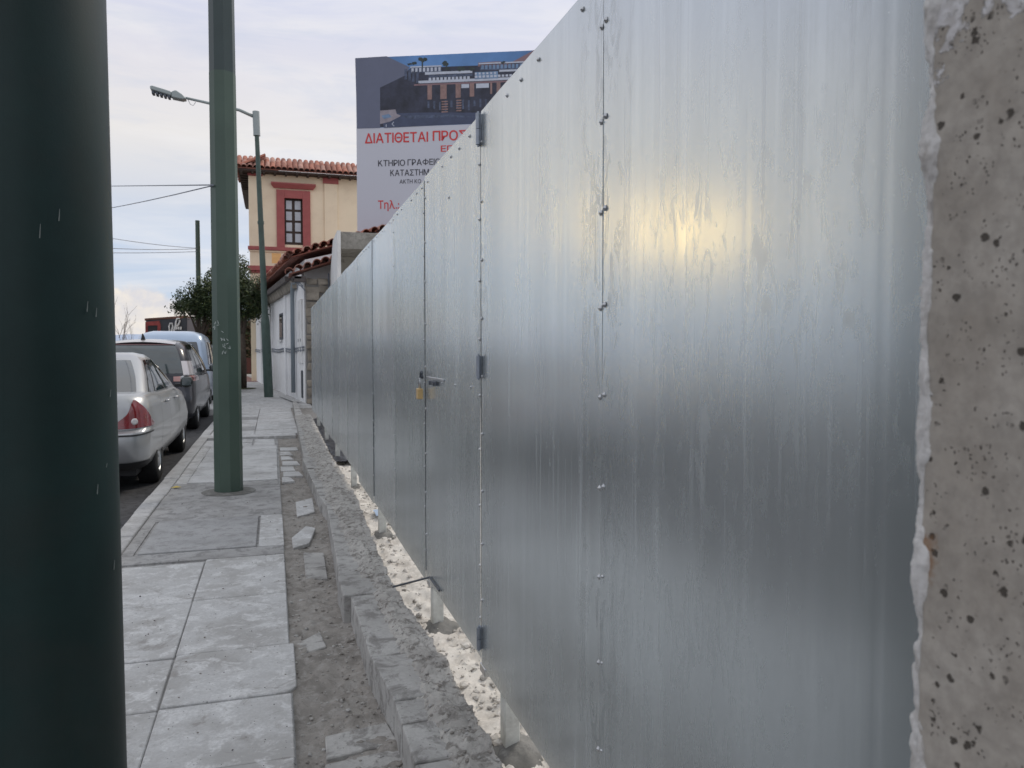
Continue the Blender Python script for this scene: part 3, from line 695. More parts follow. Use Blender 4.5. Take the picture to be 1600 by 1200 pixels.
wire('lower overhead wire slanting down left from the middle green pole', atY(333, 290, 7.75), atY(60, 335, 26), .1, .006)
wire('highest of the thin wires reaching the far green pole', atY(310, 388, 40), atY(90, 357, 30), .1, .012)
wire('middle one of the thin wires reaching the far green pole', atY(310, 388.5, 40), atY(90, 382, 30), .1, .012)
wire('lowest level wire reaching the far green pole', atY(310, 393, 40), atY(90, 393.5, 30), .05, .012)
lf = MB(); p = atZ(275, 762, .006); lf.add([p+Vector((-.05, 0, .002)), p+Vector((0, -.03, .006)), p+Vector((.05, .01, .002)), p+Vector((.0, .035, .012))], [(0, 1, 2, 3)]); lf.add([p+Vector((-.05, 0, .001)), p+Vector((0, .035, .011)), p+Vector((.05, .01, .001)), p+Vector((0, -.03, .005))], [(0, 1, 2, 3)])
tag(lf.build('fallen_leaf', M['leafy']), 'single yellow leaf lying near the kerb in front of the middle pole', 'leaf')

# ================================================================== CARS
class Shell:
    """closed stack of rounded plan outlines; levels = list of dicts(z(y)->, yr, yf, w, rc)"""
    def __init__(s, levels, L, crown=0.05, nside=26, nc=7, ne=8):
        s.lv = levels; s.ns = nside; s.nc = nc; s.ne = ne; s.L = L; s.crown = crown
    def outline(s, lv):
        yr, yf, w_, rc, rf = lv['yr'], lv['yf'], lv['w'], lv['rc'], lv.get('rf', lv['rc']); cr = lv.get('cr', s.crown)
        pts = []; e = 2.2
        xr = w_-rc
        for i in range(s.ne): t = i/s.ne; pts.append((xr*t, yr-cr*(1-t*t)))
        for i in range(s.nc+1): a = (i/s.nc)*math.pi/2; pts.append((xr+rc*math.sin(a), yr+rc*1.35*(1-math.cos(a))))
        for i in range(1, s.ns):
            t = i/s.ns; y = yr+rc*1.35+(yf-rf*1.3-yr-rc*1.35)*t; pts.append((w_+lv.get('bulge', .02)*math.sin(t*math.pi), y))
        for i in range(s.nc+1): a = (i/s.nc)*math.pi/2; pts.append((w_-rf+rf*math.cos(a), yf-rf*1.3*(1-math.sin(a))))
        for i in range(1, s.ne+1): t = 1-i/s.ne; pts.append(((w_-rf)*t, yf+cr*1.6*(1-t*t)))
        full = pts+[(-x, y) for x, y in pts[-2:0:-1]]
        zf = lv['z']; return [Vector((x, y, zf(y) if callable(zf) else zf)) for x, y in full]
    def prep(s): s.rows = [s.outline(l) for l in s.lv]; s.n = len(s.rows[0]); return s
    def S(s, u, v):
        v = min(max(v, 0), len(s.rows)-1-1e-6); j = int(v); fv = v-j; i = int(math.floor(u)); fu = u-i; n = s.n
        A = s.rows[j]; B = s.rows[j+1]
        a = A[i % n].lerp(A[(i+1) % n], fu); b = B[i % n].lerp(B[(i+1) % n], fu); return a.lerp(b, fv)
    def N(s, u, v):
        e = .08; du = s.S(u+e, v)-s.S(u-e, v); v0 = min(max(v, e), len(s.rows)-1-e); dv = s.S(u, v0+e)-s.S(u, v0-e); return du.cross(dv).normalized()
    def mb(s, m, captop=True):
        b = MB(); n = s.n; vs = [p for r in s.rows for p in r]; fs = []
        for j in range(len(s.rows)-1):
            for i in range(n): fs.append((j*n+i, j*n+(i+1) % n, (j+1)*n+(i+1) % n, (j+1)*n+i))
        K = len(s.rows)-1
        h = n//2
        for row, flip in ((K, 0), (0, 1)):       # caps as strips left-right
            for i in range(h):
                a, b2 = row*n+i, row*n+i+1; c, d = row*n+(n-i-1) % n, row*n+(n-i) % n
                q = [a, b2, c, d]
                q = [x for k, x in enumerate(q) if x not in q[:k]]
                if len(q) >= 3: fs.append(tuple(q))
        b.add(vs, fs, m); return b
    def patch(s, u0, u1, lo, hi, m, nu=14, nv=6, off=.004):
        b = MB(); f = lambda a, c: (lambda u: (lambda v: s.S(u, v)+s.N(u, v)*off)(lo(u)+(hi(u)-lo(u))*c))(u0+(u1-u0)*a)
        b.grid(nu, nv, f, m); return b
def wheel(parent, x, y, r=.32, side=1, wd=.2):
    b = MB(); o_ = side
    b.lathe([(r*.62, 0), (r*.9, 0.0*o_), (r*.985, -.02*o_), (r, -.05*o_), (r, -(wd-.04)*o_), (r*.96, -wd*o_), (r*.6, -wd*o_)], (x, y, r), 'x', 32, M['rubber'])
    wh = b.build('wheel', None, parent, smooth=True, flat_angle=50)
    b = MB(); b.lathe([(r*.66, -.004*o_), (r*.64, -.012*o_), (r*.60, -.03*o_), (r*.55, -.075*o_)], (x, y, r), 'x', 32)
    for k in range(7):
        a = 2*math.pi*k/7; da = .16
        P = lambda rr, aa, xx: (x+xx*o_, y+rr*math.cos(aa), r+rr*math.sin(aa))
        b.prism([P(r*.10, a-.9, -.018), P(r*.62, a-da, -.016), P(r*.62, a+da, -.016), P(r*.10, a+.9, -.018)], (-.03*o_, 0, 0))
    b.lathe([(0, -.008*o_), (r*.14, -.010*o_), (r*.16, -.04*o_)], (x, y, r), 'x', 16)
    b.build('rim', M['alloy'], wh, smooth=True, flat_angle=30)
    b = MB(); b.lathe([(0, -.085*o_), (r*.62, -.085*o_)], (x, y, r), 'x', 24); b.build('brake_back', M['trim'], wh)
def arch_cut(o, ys_, r, w_):
    for yv in ys_:
        c = MB(); c.tube([(-w_-.4, yv, r), (w_+.4, yv, r)], r+.055, 32); co = c.build('cutter', M['trim'])
        # dark inner wheel well stays: cut only the outer band by using two short drums
        md = o.modifiers.new('a', 'BOOLEAN'); md.operation = 'DIFFERENCE'; md.solver = 'EXACT'; md.object = co
        dg = bpy.context.evaluated_depsgraph_get(); me = bpy.data.meshes.new_from_object(o.evaluated_get(dg)); o.modifiers.clear(); o.data = me
        bpy.data.objects.remove(co)
def make_car(name, label, loc, rz, sp):
    t = thing(name, label, 'car', 'cars parked along the kerb', loc, rz)
    L, w_ = sp['L'], sp['w']; zt = sp['ztop']; paintm = M[sp['paint']]
    lv = []
    for (s_, yr, dyf, ww, rc) in sp['body']:
        lv.append(dict(z=(lambda y, s_=s_: sp['zb']+(zt(y)-sp['zb'])*s_), yr=yr, yf=L-dyf, w=ww, rc=rc, rf=rc*1.5))
    body = Shell(lv, L).prep(); bo = body.mb(paintm).build('body', None, t, smooth=True, flat_angle=38)
    arch_cut(bo, sp['axles'], sp['wr'], w_)
    bo.data.polygons.foreach_set('use_smooth', [True]*len(bo.data.polygons)); bo.data.set_sharp_from_angle(angle=R(38))
    well = MB(); well.box((-w_+.16, .35, .18), (w_-.16, L-.35, .72)); well.build('underbody', M['trim'], t)
    gl = [dict(z=(lambda y, z_=z_, sl_=sl_: z_+sl_*(y-sp['gmid'])**2), yr=yr, yf=yf, w=ww, rc=rc, rf=rc, bulge=bg_, cr=.06) for (z_, sl_, yr, yf, ww, rc, bg_) in sp['cabin']]
    cab = Shell(gl, L).prep(); co = cab.mb(M[sp.get('roofpaint', sp['paint'])]).build('cabin', None, t, smooth=True, flat_angle=50)
    ne, nc, ns = 8, 7, 26
    K = len(gl)-1
    v0, v1 = sp['wv']
    # rear window
    rw = MB(); ue = ne+sp['rwe']
    f = lambda a, c: (lambda u, v: cab.S(u, v)+cab.N(u, v)*.006)((-ue+2*ue*a) % cab.n if False else (-ue+2*ue*a), v0+(v1-v0)*c)
    rw.grid(30, 8, f, M[sp['glass']]); rw.build('rear_window', None, t, smooth=True)
    s0 = ne+nc
    for k, (a, c) in enumerate(sp['side_windows']):
        for side in (1, -1):
            u0 = s0+ns*a; u1 = s0+ns*c
            if side == -1: u0, u1 = -u1, -u0
            cab.patch(u0, u1, lambda u: v0-.25*0, lambda u: v1, M['carglass'], 8, 6, .007).build('side_window', None, t, smooth=True)
    # windscreen
    uf = s0+ns+nc+ne
    cab.patch(uf-ne-2, uf+ne+2, lambda u: v0, lambda u: v1, M['carglass'], 20, 6, .006).build('windscreen', None, t, smooth=True)
    for side in (1, -1):
        for yv in sp['axles']: wheel(t, side*(w_-.012), yv, sp['wr'], side)
    return t, body, cab, s0, ns
def mirror(t, x, y, z, m, side=1):
    b = MB(); b.box((x, y-.04, z-.01), (x+side*.10, y+.03, z+.03)); b.build('mirror_arm', M['trim'], t)
    b = MB(); b.lathe([(0, -.07), (.05, -.065), (.082, -.03), (.085, .0), (.075, .03), (.04, .06), (0, .07)], (x+side*.15, y, z+.06), 'y', 14)
    o = b.build('mirror', M[m], t, smooth=True)
    b = MB(); b.box((x+side*.09, y-.075, z+.005), (x+side*.215, y-.06, z+.12)); b.build('mirror_glass', M['carglassgreen'], t, bevel=.01)

def zsil(y):
    pts = [(0, 1.00), (.2, 1.035), (.75, 1.035), (1.6, 1.00), (3.2, .985), (3.6, .95), (4.4, .80), (4.72, .66), (5, .6)]
    for (a, za), (b, zb) in zip(pts, pts[1:]):
        if a <= y <= b: tt = (y-a)/(b-a); tt = tt*tt*(3-2*tt); return za+(zb-za)*tt
    return 1.0 if y < 0 else .6
silver = dict(L=4.70, w=.905, wr=.325, axles=(1.03, 3.80), zb=.26, ztop=zsil, paint='silver', gmid=2.2,
    body=[(0, .14, .12, .80, .22), (.04, .09, .06, .85, .24), (.16, .03, .02, .885, .21), (.34, .0, .0, .90, .21), (.50, .0, .0, .905, .21), (.53, .012, .0, .905, .21), (.56, .085, .02, .900, .19), (.80, .105, .08, .885, .19), (.93, .125, .14, .865, .22), (.985, .17, .2, .82, .2), (1.0, .25, .26, .74, .16)],
    cabin=[(.96, 0, .62, 3.75, .80, .16, .03), (1.05, 0, .80, 3.50, .775, .16, .03), (1.20, 0, 1.10, 3.10, .725, .16, .03), (1.36, -.004, 1.42, 2.72, .645, .17, .03), (1.435, -.012, 1.60, 2.55, .57, .17, .02), (1.462, -.016, 1.80, 2.40, .46, .15, .0)],
    wv=(.55, 3.15), rwe=2.2, glass='carglass', side_windows=[(.03, .16), (.19, .50), (.53, .90)])
CX = -2.115
t, body, cab, s0, ns = make_car('parked_car', 'dirty silver saloon car with large red tail light parked nearest behind the thick pole', (CX, 8.42, -.12), R(.6), silver)
ne, nc = 8, 7
# tail lights: broad at the base, pointed at the top, wrapping the corner
for side in (1, -1):
    ua, ub = 6.0, ne+nc+1.2
    pk_ = 10.4
    lo = lambda u: 6.05
    def hi(u, ua=ua, ub=ub):
        u = abs(u)
        sv = .58+.36*(max(0, min((u-ua)/(pk_-ua), 1)) if u < pk_ else max(0, (ub-u)/(ub-pk_))**1.0)
        for j_, (q0, q1) in enumerate(((.56, .80), (.80, .93), (.93, .985), (.985, 1.0))):
            if q0 <= sv <= q1: return 6+j_+(sv-q0)/(q1-q0)
        return 6.1
    if side == 1: pb_ = body.patch(ua, ub, lo, hi, M['redlens'], 24, 8, .010)
    else: pb_ = body.patch(-ub, -ua, lo, hi, M['redlens'], 24, 8, .010)
    tl = pb_.build('tail_light', None, t, smooth=True)
    c = body.S(side*9.6, 6.42); n_ = body.N(side*9.6, 6.42)
    b = MB(); b.lathe([(0, .0), (.018, .002), (.030, 0), (.033, -.006)], (0, 0, 0), 'z', 20, M['clearlens']); o = b.build('reverse_lamp', None, tl, smooth=True)
    o.location = c+n_*.017; o.rotation_euler = n_.to_track_quat('Z', 'Y').to_euler()
body.patch(-ne-nc-2, ne+nc+1, lambda u: 3.93, lambda u: 4.25, M['trim'], 60, 3, .007).build('bumper_strip', None, t, smooth=True)
body.patch(-ne-nc, ne+nc, lambda u: .12, lambda u: 1.7, M['trim'], 50, 4, .006).build('lower_bumper', None, t, smooth=True)
body.patch(-3.2, 3.2, lambda u: 6.3, lambda u: 7.3, M['clearlens'], 6, 2, .006).build('number_plate', None, t)
for uu in (s0+ns*.40, s0+ns*.215+0, s0+ns*.66):
    body.patch(uu-.03, uu+.03, lambda u: 1.2, lambda u: 8.6, M['trim'], 1, 12, .002).build('door_seam', None, t)
for uu in (s0+ns*.33, s0+ns*.57):
    c = body.S(uu, 7.35); n_ = body.N(uu, 7.35); b = MB(); b.tube([c+Vector((.01, -.09, 0)), c+Vector((.035, -.06, .004)), c+Vector((.035, .06, .004)), c+Vector((.01, .09, 0))], .014, 8); b.build('door_handle', M['silver'], t, smooth=True)
b = MB(); c = body.S(5.6, 2.6); b.lathe([(0, -.003), (.016, -.002), (.018, .004)], (0, 0, 0), 'z', 12); o = b.build('parking_sensor', M['silver'], t, smooth=True); o.location = c; o.rotation_euler = body.N(5.6, 2.6).to_track_quat('Z', 'Y').to_euler()
mirror(t, .86, 3.02, 1.0, 'trim'); mirror(t, -.86, 3.02, 1.0, 'trim', -1)
b = MB(); b.box((.93, 2.98, 1.045), (1.055, 3.09, 1.14)); b.build('mirror_cap', M['silver'], t, bevel=.03, seg=3)

# MPV
def zmpv(y):
    pts = [(0, 1.06), (1.0, 1.06), (3.2, 1.05), (3.9, 1.0), (4.6, .80), (5, .7)]
    for (a, za), (b, zb) in zip(pts, pts[1:]):
        if a <= y <= b: tt = (y-a)/(b-a); return za+(zb-za)*tt
    return 1.06 if y < 0 else .7
mpv = dict(L=4.6, w=.92, wr=.335, axles=(.85, 3.65), zb=.24, ztop=zmpv, paint='aubergine', roofpaint='aubergine', gmid=2.0,
    body=[(0, .12, .12, .82, .22), (.06, .06, .05, .87, .25), (.3, .0, .0, .91, .28), (.5, .0, .0, .92, .28), (.56, .05, .02, .92, .27), (.78, .07, .08, .91, .27), (.93, .09, .14, .895, .26), (1.0, .12, .22, .87, .24)],
    cabin=[(1.03, 0, .10, 4.1, .875, .24, .02), (1.12, 0, .13, 3.9, .86, .24, .02), (1.30, 0, .20, 3.5, .82, .23, .02), (1.50, 0, .32, 3.0, .75, .22, .02), (1.62, -.01, .42, 2.75, .68, .21, .02), (1.685, -.018, .62, 2.5, .58, .18, .01), (1.71, -.02, .9, 2.2, .42, .15, .0)],
    wv=(.5, 3.9), rwe=1.5, glass='carglassgreen', side_windows=[(.02, .2), (.23, .50), (.53, .86)])
t, body, cab, s0, ns = make_car('parked_car', 'dark people carrier with big rear window parked behind the silver car', (-2.27, 14.95, -.12), R(.5), mpv)
# bright roof skin: the sky's reflection put into its pale colour
rf_ = MB(); rf_.grid(16, 24, lambda a, c: (lambda x, y: Vector((x, y, 1.722-.035*(x/.5)**2-.02*(y-2.0)**2-.03*max(0, (.75-y)/.35)**2+.004)))(-.56+1.12*a, .42+2.0*c)); 
rf_.build('roof_sheen_skin', paint('roof_sky_sheen', (.52, .50, .50), .4, .3), t, smooth=True)
for side in (1, -1):
    a_, b_ = (ne-1.0, ne+nc+3.2) if side == 1 else (-(ne+nc+3.2), -(ne-1.0))
    tl = body.patch(a_, b_, lambda u: 5.45, lambda u: 6.55-.25*abs(abs(u)-13)/5, M['pinklens'], 16, 5, .012).build('tail_light', None, t, smooth=True)
    a2, b2 = (ne+1.5, ne+nc+2.4) if side == 1 else (-(ne+nc+2.4), -(ne+1.5))
    body.patch(a2, b2, lambda u: 5.65, lambda u: 6.0, M['redlensdark'], 10, 2, .016).build('lens', None, tl, smooth=True)
    cab.patch(*((ne+1.6, ne+nc+.4) if side == 1 else (-(ne+nc+.4), -(ne+1.6))), lambda u: .2, lambda u: 2.0, M['clearlens'], 6, 5, .009).build('pillar_trim', None, t, smooth=True)
cab.patch(-ne-1.0, ne+1.0, lambda u: 3.9, lambda u: 4.15, mat('spoiler_red', (.09, .03, .035), .4), 24, 3, .012).build('spoiler_edge', None, t, smooth=True)
b = MB(); b.tube([(-.02, .75, 1.68), (-.02, .75, 1.74), (-.02, .70, 1.80)], [.045, .03, .012], 10); b.build('roof_aerial', M['trim'], t, smooth=True)
mirror(t, .90, 3.1, 1.06, 'aubergine'); mirror(t, -.90, 3.1, 1.06, 'aubergine', -1)
b = MB()
for k in range(2): c = body.S(s0+ns*(.36+.26*k), 6.3); b.tube([c+Vector((.01, -.09, 0)), c+Vector((.035, 0, 0)), c+Vector((.01, .09, 0))], .012, 6)
b.build('door_handle', M['aubergine'], t)

van = dict(L=4.3, w=.90, wr=.32, axles=(.8, 3.4), zb=.26, ztop=lambda y: 1.08 if y < 3.2 else 1.08-.25*(y-3.2)/1.1, paint='paleblue', gmid=1.8,
    body=[(0, .10, .1, .82, .15), (.3, .0, .0, .88, .16), (.6, .0, .0, .90, .16), (1.0, .03, .1, .89, .16)],
    cabin=[(1.06, 0, .04, 3.6, .87, .16, .02), (1.3, 0, .07, 3.3, .85, .16, .02), (1.68, 0, .13, 2.9, .80, .18, .02), (1.86, 0, .19, 2.7, .74, .2, .02), (1.96, -.008, .32, 2.5, .62, .2, .0), (2.01, -.01, .55, 2.2, .45, .16, 0)],
    wv=(.4, 2.2), rwe=0, glass='carglass', side_windows=[(.03, .30), (.36, .62), (.66, .92)])
make_car('parked_car', 'small pale blue van with rounded roof parked beyond the dark people carrier', (-2.42, 20.6, -.12), R(.8), van)
hatch = dict(mpv); hatch['paint'] = 'greycar'; hatch['roofpaint'] = 'greycar'
make_car('parked_car', 'grey car mostly hidden beyond the pale blue van near the tree', (-2.30, 26.0, -.12), R(2), hatch)

# ================================================================== SMALL WHITE BUILDING
D = Vector((-.093, .9957, 0)); A = Vector((.80, 20.8, 0)); NL = Vector((-.9957, -.093, 0))   # along street, outward to street
sb = thing('white_house', 'long low whitewashed house with clay tile roof and drainpipe beyond the fence', 'house')
def onw(t, z, o=0): return A+D*t+NL*o+Vector((0, 0, z))
b = MB(); EV = 3.42
b.prism([onw(0, -.1), onw(17, -.1), onw(17, EV), onw(0, EV)], tuple(-NL*4.5)); b.build('wall', M['whitewash'], sb)
b = MB(); b.prism([onw(.06, EV, -.03), onw(.06, EV, -4.4), onw(.06, EV+1.5, -4.4), onw(.06, EV+.33, -.03)], tuple(D*16.8)); b.build('gable', M['whitewash'], sb)
b = MB(); b.prism([onw(1.5, EV-.12, .30), onw(1.5, EV+.02, .32), onw(17.2, EV+.02, .32), onw(17.2, EV-.12, .30)], tuple(-NL*.32)); b.build('eave', M['fascia'], sb)
b = MB(); b.prism([onw(1.2, EV-.32, .12), onw(1.2, EV-.12, .2), onw(17, EV-.12, .2), onw(17, EV-.32, .12)], tuple(-NL*.119)); b.build('eave_cornice', M['stone'], sb)
# roof: tile rows, cover tiles shown along verge and eave
TM = []
for mm in ('tile', 'tile2', 'tile3'):
    tb = MB(); tb.grid(8, 3, lambda a, c: ((.085-.012*c)*math.cos(math.pi*(1-a)), c*.46, (.085-.012*c)*math.sin(math.pi*a)+.0), M[mm])
    tb.grid(8, 1, lambda a, c: ((.085-.014*c)*math.cos(math.pi*(1-a)), 0, (.085-.016*c)*math.sin(math.pi*a)), M[mm])
    me = tb.mesh('roof_tile'); me.polygons.foreach_set('use_smooth', [True]*len(me.polygons)); TM.append(me)
def tiles(parent, org, along, up, nA, nU, step=.19, course=.36, s=1.0, jit=.012):
    along = along.normalized(); up = up.normalized(); nrm = along.cross(up).normalized()
    if nrm.z < 0: nrm = -nrm
    base = Matrix((along, up, nrm)).transposed()
    for i in range(nA):
        for j in range(nU):
            p = org+along*(i*step+random.uniform(-jit, jit))+up*(j*course+random.uniform(-jit, jit)*1.5)+nrm*(.02+.012*(j % 2)*0+random.uniform(0, .012))
            o = bpy.data.objects.new('roof_tile', random.choice(TM)); COL.objects.link(o); o.parent = parent
            Mx = base.to_4x4() @ Matrix.Rotation(R(3.2), 4, 'X') @ Matrix.Rotation(random.uniform(-.03, .03), 4, 'Z'); Mx.translation = p; Mx = Mx @ Matrix.Scale(s, 4); o.matrix_local = Mx
upv = (-NL+Vector((0, 0, .335))).normalized()
rfm = MB(); rfm.prism([onw(.03, EV+.37, .30), onw(.03, EV+.40, .30), onw(17.2, EV+.40, .30), onw(17.2, EV+.37, .30)], tuple(upv*4.6)); rfo = rfm.build('roof', M['tile3'], sb)
tiles(rfo, onw(-.10, EV+.40, .36), upv, D, 17, 3, .235, .40, 1.3)      # verge tiles laid across, ends to the street
tiles(rfo, onw(1.2, EV+.40, .36), D, upv, 50, 1, .24, .36, 1.15)
# front end bay with lower lean roof and rubble stone end wall
sw = MB(); sw.box((.83, 20.35, -.1), (3.2, 20.79, 3.15)); sw.build('end_wall', M['stonejoint'], sb)
random.seed(11)
zz_ = .0
while zz_ < 3.1:
    x = .835; hh = random.uniform(.14, .26)
    while x < 1.75:
        ww = random.uniform(.18, .36); b = MB(); b.box((x+.01, 20.30+random.uniform(0, .03), zz_+.012), (x+ww-.01, 20.40, zz_+hh-.012), jit=.042); b.build('stone', M['stone'], sb, bevel=.025, seg=2); x += ww
    zz_ += hh
sl_ = (Vector((1, 0, .34))).normalized()
rl = MB(); rl.prism([(.42, 20.22, 3.29), (.42, 20.22, 3.32), (.42, 21.2, 3.32), (.42, 21.2, 3.29)], tuple(sl_*2.6)); rlo = rl.build('lean_roof', M['tile3'], sb)
tiles(rlo, Vector((.44, 20.05, 3.33)), sl_, Vector((0, 1, 0)), 10, 2, .235, .40, 1.3)
b = MB(); b.box((.55, 20.2, 3.12), (.83, 20.4, 3.26)); b.box((.50, 20.2, 3.20), (.72, 21.2, 3.25)); b.build('rafter_end', M['fascia'], sb)
b = MB()
for k in range(6): b.tube([(.62+random.uniform(-.1, .1), 20.28, 3.15), (.7+random.uniform(-.1, .1), 20.26, 2.98+random.uniform(-.1, .1))], .012, 5)
b.build('cable_bundle', M['wire'], sb)
# shutter bay near the corner, downpipe, window, stripe, vent
b = MB()
for k, (ta, tb_) in enumerate(((.25, .62), (.70, 1.08))): b.prism([onw(ta, 1.05, .0), onw(tb_, 1.05, .0), onw(tb_, 2.75, .0), onw(ta, 2.75, .0)], tuple(NL*.045))
b.build('shutter', M['plaster'], sb)
b = MB()
for ta in (.43, .9): b.prism([onw(ta-.03, 1.35, .046), onw(ta+.03, 1.35, .046), onw(ta+.03, 1.45, .046), onw(ta-.03, 1.45, .046)], tuple(NL*.01)); b.prism([onw(ta-.02, 1.62, .046), onw(ta+.02, 1.62, .046), onw(ta+.02, 1.7, .046), onw(ta-.02, 1.7, .046)], tuple(NL*.01))
b.build('shutter_catch', M['darksteel'], sb)
b = MB(); b.tube([onw(1.75, .2, .09), onw(1.75, 2.85, .09), onw(1.6, 3.1, .1), onw(1.2, 3.25, .12)], .06, 10); b.build('downpipe', mat('pipe_blue_grey', (.24, .28, .31), .6), sb, smooth=True)
b = MB(); b.prism([onw(5.0, 1.75, .0), onw(6.0, 1.75, .0), onw(6.0, 2.6, .0), onw(5.0, 2.6, .0)], tuple(NL*.02)); wn = b.build('window', M['darksteel'], sb)
b = MB(); b.prism([onw(5.08, 1.82, .022), onw(5.92, 1.82, .022), onw(5.92, 2.53, .022), onw(5.08, 2.53, .022)], tuple(NL*.006)); b.build('pane', M['glass'], wn)
b = MB(); b.prism([onw(5.2, 1.68, 0), onw(6.2, 1.68, 0), onw(6.2, 1.74, 0), onw(5.2, 1.74, 0)], tuple(NL*.06)); b.build('sill', M['plaster'], wn)
b = MB()
for zc in (1.38, 1.46): b.tube([onw(-.02, zc+.02, .03)]+[onw(t_, zc-.02+.02*math.sin(t_*1.7), .03) for t_ in range(1, 18)], .022, 6)
b.build('wall_cable', M['wire'], sb)
b = MB(); b.prism([onw(.35, .12, 0), onw(.62, .12, 0), onw(.62, .85, 0), onw(.35, .85, 0)], tuple(NL*.02)); b.build('vent', M['darksteel'], sb)
for t_ in (4.0, 8.5, 13.0):
    b = MB(); b.prism([onw(t_, 0, 0), onw(t_+.35, 0, 0), onw(t_+.35, EV-.3, 0), onw(t_, EV-.3, 0)], tuple(NL*.05)); b.build('pilaster', M['whitewash'], sb)
b = MB(); b.prism([onw(11.5, .05, 0), onw(12.5, .05, 0), onw(12.5, 2.3, 0), onw(11.5, 2.3, 0)], tuple(NL*.03)); b.build('door', mat('grey_door', (.35, .36, .38), .7), sb)
st_ = MB(); st_.prism([onw(-.02, 0, .0), onw(3, 0, .0), onw(3, .02, .35), onw(-.02, .05, .30)], (0, 0, .012)); st_.build('door_step', M['slab'], sb)

# ruined concrete frame building behind the fence
cb = thing('concrete_building', 'raw concrete slab canopy with white side wall rising behind the fence', 'building')
b = MB(); b.box((1.51, 18.0, 3.70), (6.5, 20.2, 4.09)); b.build('roof_slab', M['rawconc'], cb, bevel=.01)
b = MB(); b.prism([(1.43, 17.9, -.1), (1.43, 20.2, -.1), (1.43, 20.2, 3.3), (1.43, 19.2, 4.05), (1.43, 17.9, 4.10), ], (.078, 0, 0)); b.build('side_wall', M['plaster'], cb)
b = MB(); b.box((1.52, 19.4, -.1), (6.5, 19.6, 3.695)); b.build('back_wall', M['rawconc'], cb)
b = MB(); b.box((4.6, 18.1, -.1), (4.9, 18.4, 3.695)); b.build('column', M['rawconc'], cb)
b = MB(); b.tube([(1.40, 20.1, 2.2), (1.38, 20.1, 3.35)], .02, 6); b.build('rebar', M['darksteel'], cb)

# ================================================================== YELLOW HOUSE
yh = thing('yellow_house', 'two storey pale yellow house with red trim and clay tile roof', 'house')
HY = 37.0; HX0 = -.93; HX1 = 9.5; TOP = 9.42
b = MB(); b.box((HX0, HY, -.1), (.60, HY+9, TOP)); b.box((1.40, HY, -.1), (HX1, HY+9, TOP)); b.box((.60, HY, -.1), (1.40, HY+9, 6.27)); b.box((.60, HY, 8.38), (1.40, HY+9, TOP)); b.box((.6, HY+.35, 6.27), (1.4, HY+9, 8.38)); b.build('wall', M['yellow'], yh)
def rbox(n, a, c, m='red', par=yh, bev=.01): b = MB(); b.box(a, c); return b.build(n, M[m], par, bevel=bev)
rbox('string_course', (HX0-.08, HY-.10, 5.98), (HX1, HY+.0, 6.14)); rbox('string_course', (HX0-.10, HY-.14, 5.04), (HX1, HY+0, 5.26)); rbox('string_course', (HX0-.05, HY-.07, 4.94), (HX1, HY, 5.035))
rbox('string_course', (HX0-.05, HY-.05, 5.90), (HX1, HY, 5.975), 'yellow')
rbox('pilaster', (2.38, HY-.07, 6.145), (2.98, HY, 9.15), 'yellow'); rbox('pilaster_cap', (2.33, HY-.10, 9.155), (3.03, HY, 9.42))
rbox('pilaster', (HX0-.02, HY-.035, 6.145), (HX0+.55, HY, 9.30), 'yellow'); rbox('corner_cap', (HX0-.05, HY-.08, 9.31), (HX0+.6, HY, 9.42))
rbox('lower_pilaster', (.55, HY-.06, 0), (1.0, HY, 4.93), 'yellow')
# window
wnd = rbox('window', (.60, HY+.10, 6.27), (1.40, HY+.16, 8.38), 'wood')
for (a, c) in (((.25, HY-.09, 6.14), (.60, HY+.12, 8.75)), ((1.40, HY-.09, 6.14), (1.75, HY+.12, 8.75)), ((.60, HY-.09, 8.38), (1.40, HY+.12, 8.75))): rbox('window_surround', a, c)
for (a, c) in (((.40, HY-.11, 6.16), (.60, HY-.091, 8.55)), ((1.40, HY-.11, 6.16), (1.60, HY-.091, 8.55)), ((.40, HY-.11, 8.38), (1.60, HY-.112, 8.55))): pass
b = MB(); b.prism([(.02, HY-.24, 8.98), (2.0, HY-.24, 8.98), (1.88, HY-.10, 8.82), (.14, HY-.10, 8.82)], (0, .24, 0)); b.box((.02, HY-.25, 8.985), (2.0, HY, 9.05)); b.build('window_hood', M['red'], yh)
PN = MB(); PN.box((-.128, -.004, -.195), (.128, .004, .195)); PNM = PN.mesh('pane', M['windowpale'])
for cx in (.80, 1.19):
    for k in range(4): inst('pane', PNM, (cx, HY+.092, 6.60+.50*k), wnd)
rbox('ochre_patch', (.02, HY-.006, 5.40), (.42, HY, 5.86), 'ochre')
b = MB(); b.box((.15, HY-.03, 5.28), (.35, HY-.001, 5.36)); b.build('wall_bracket', M['darksteel'], yh)
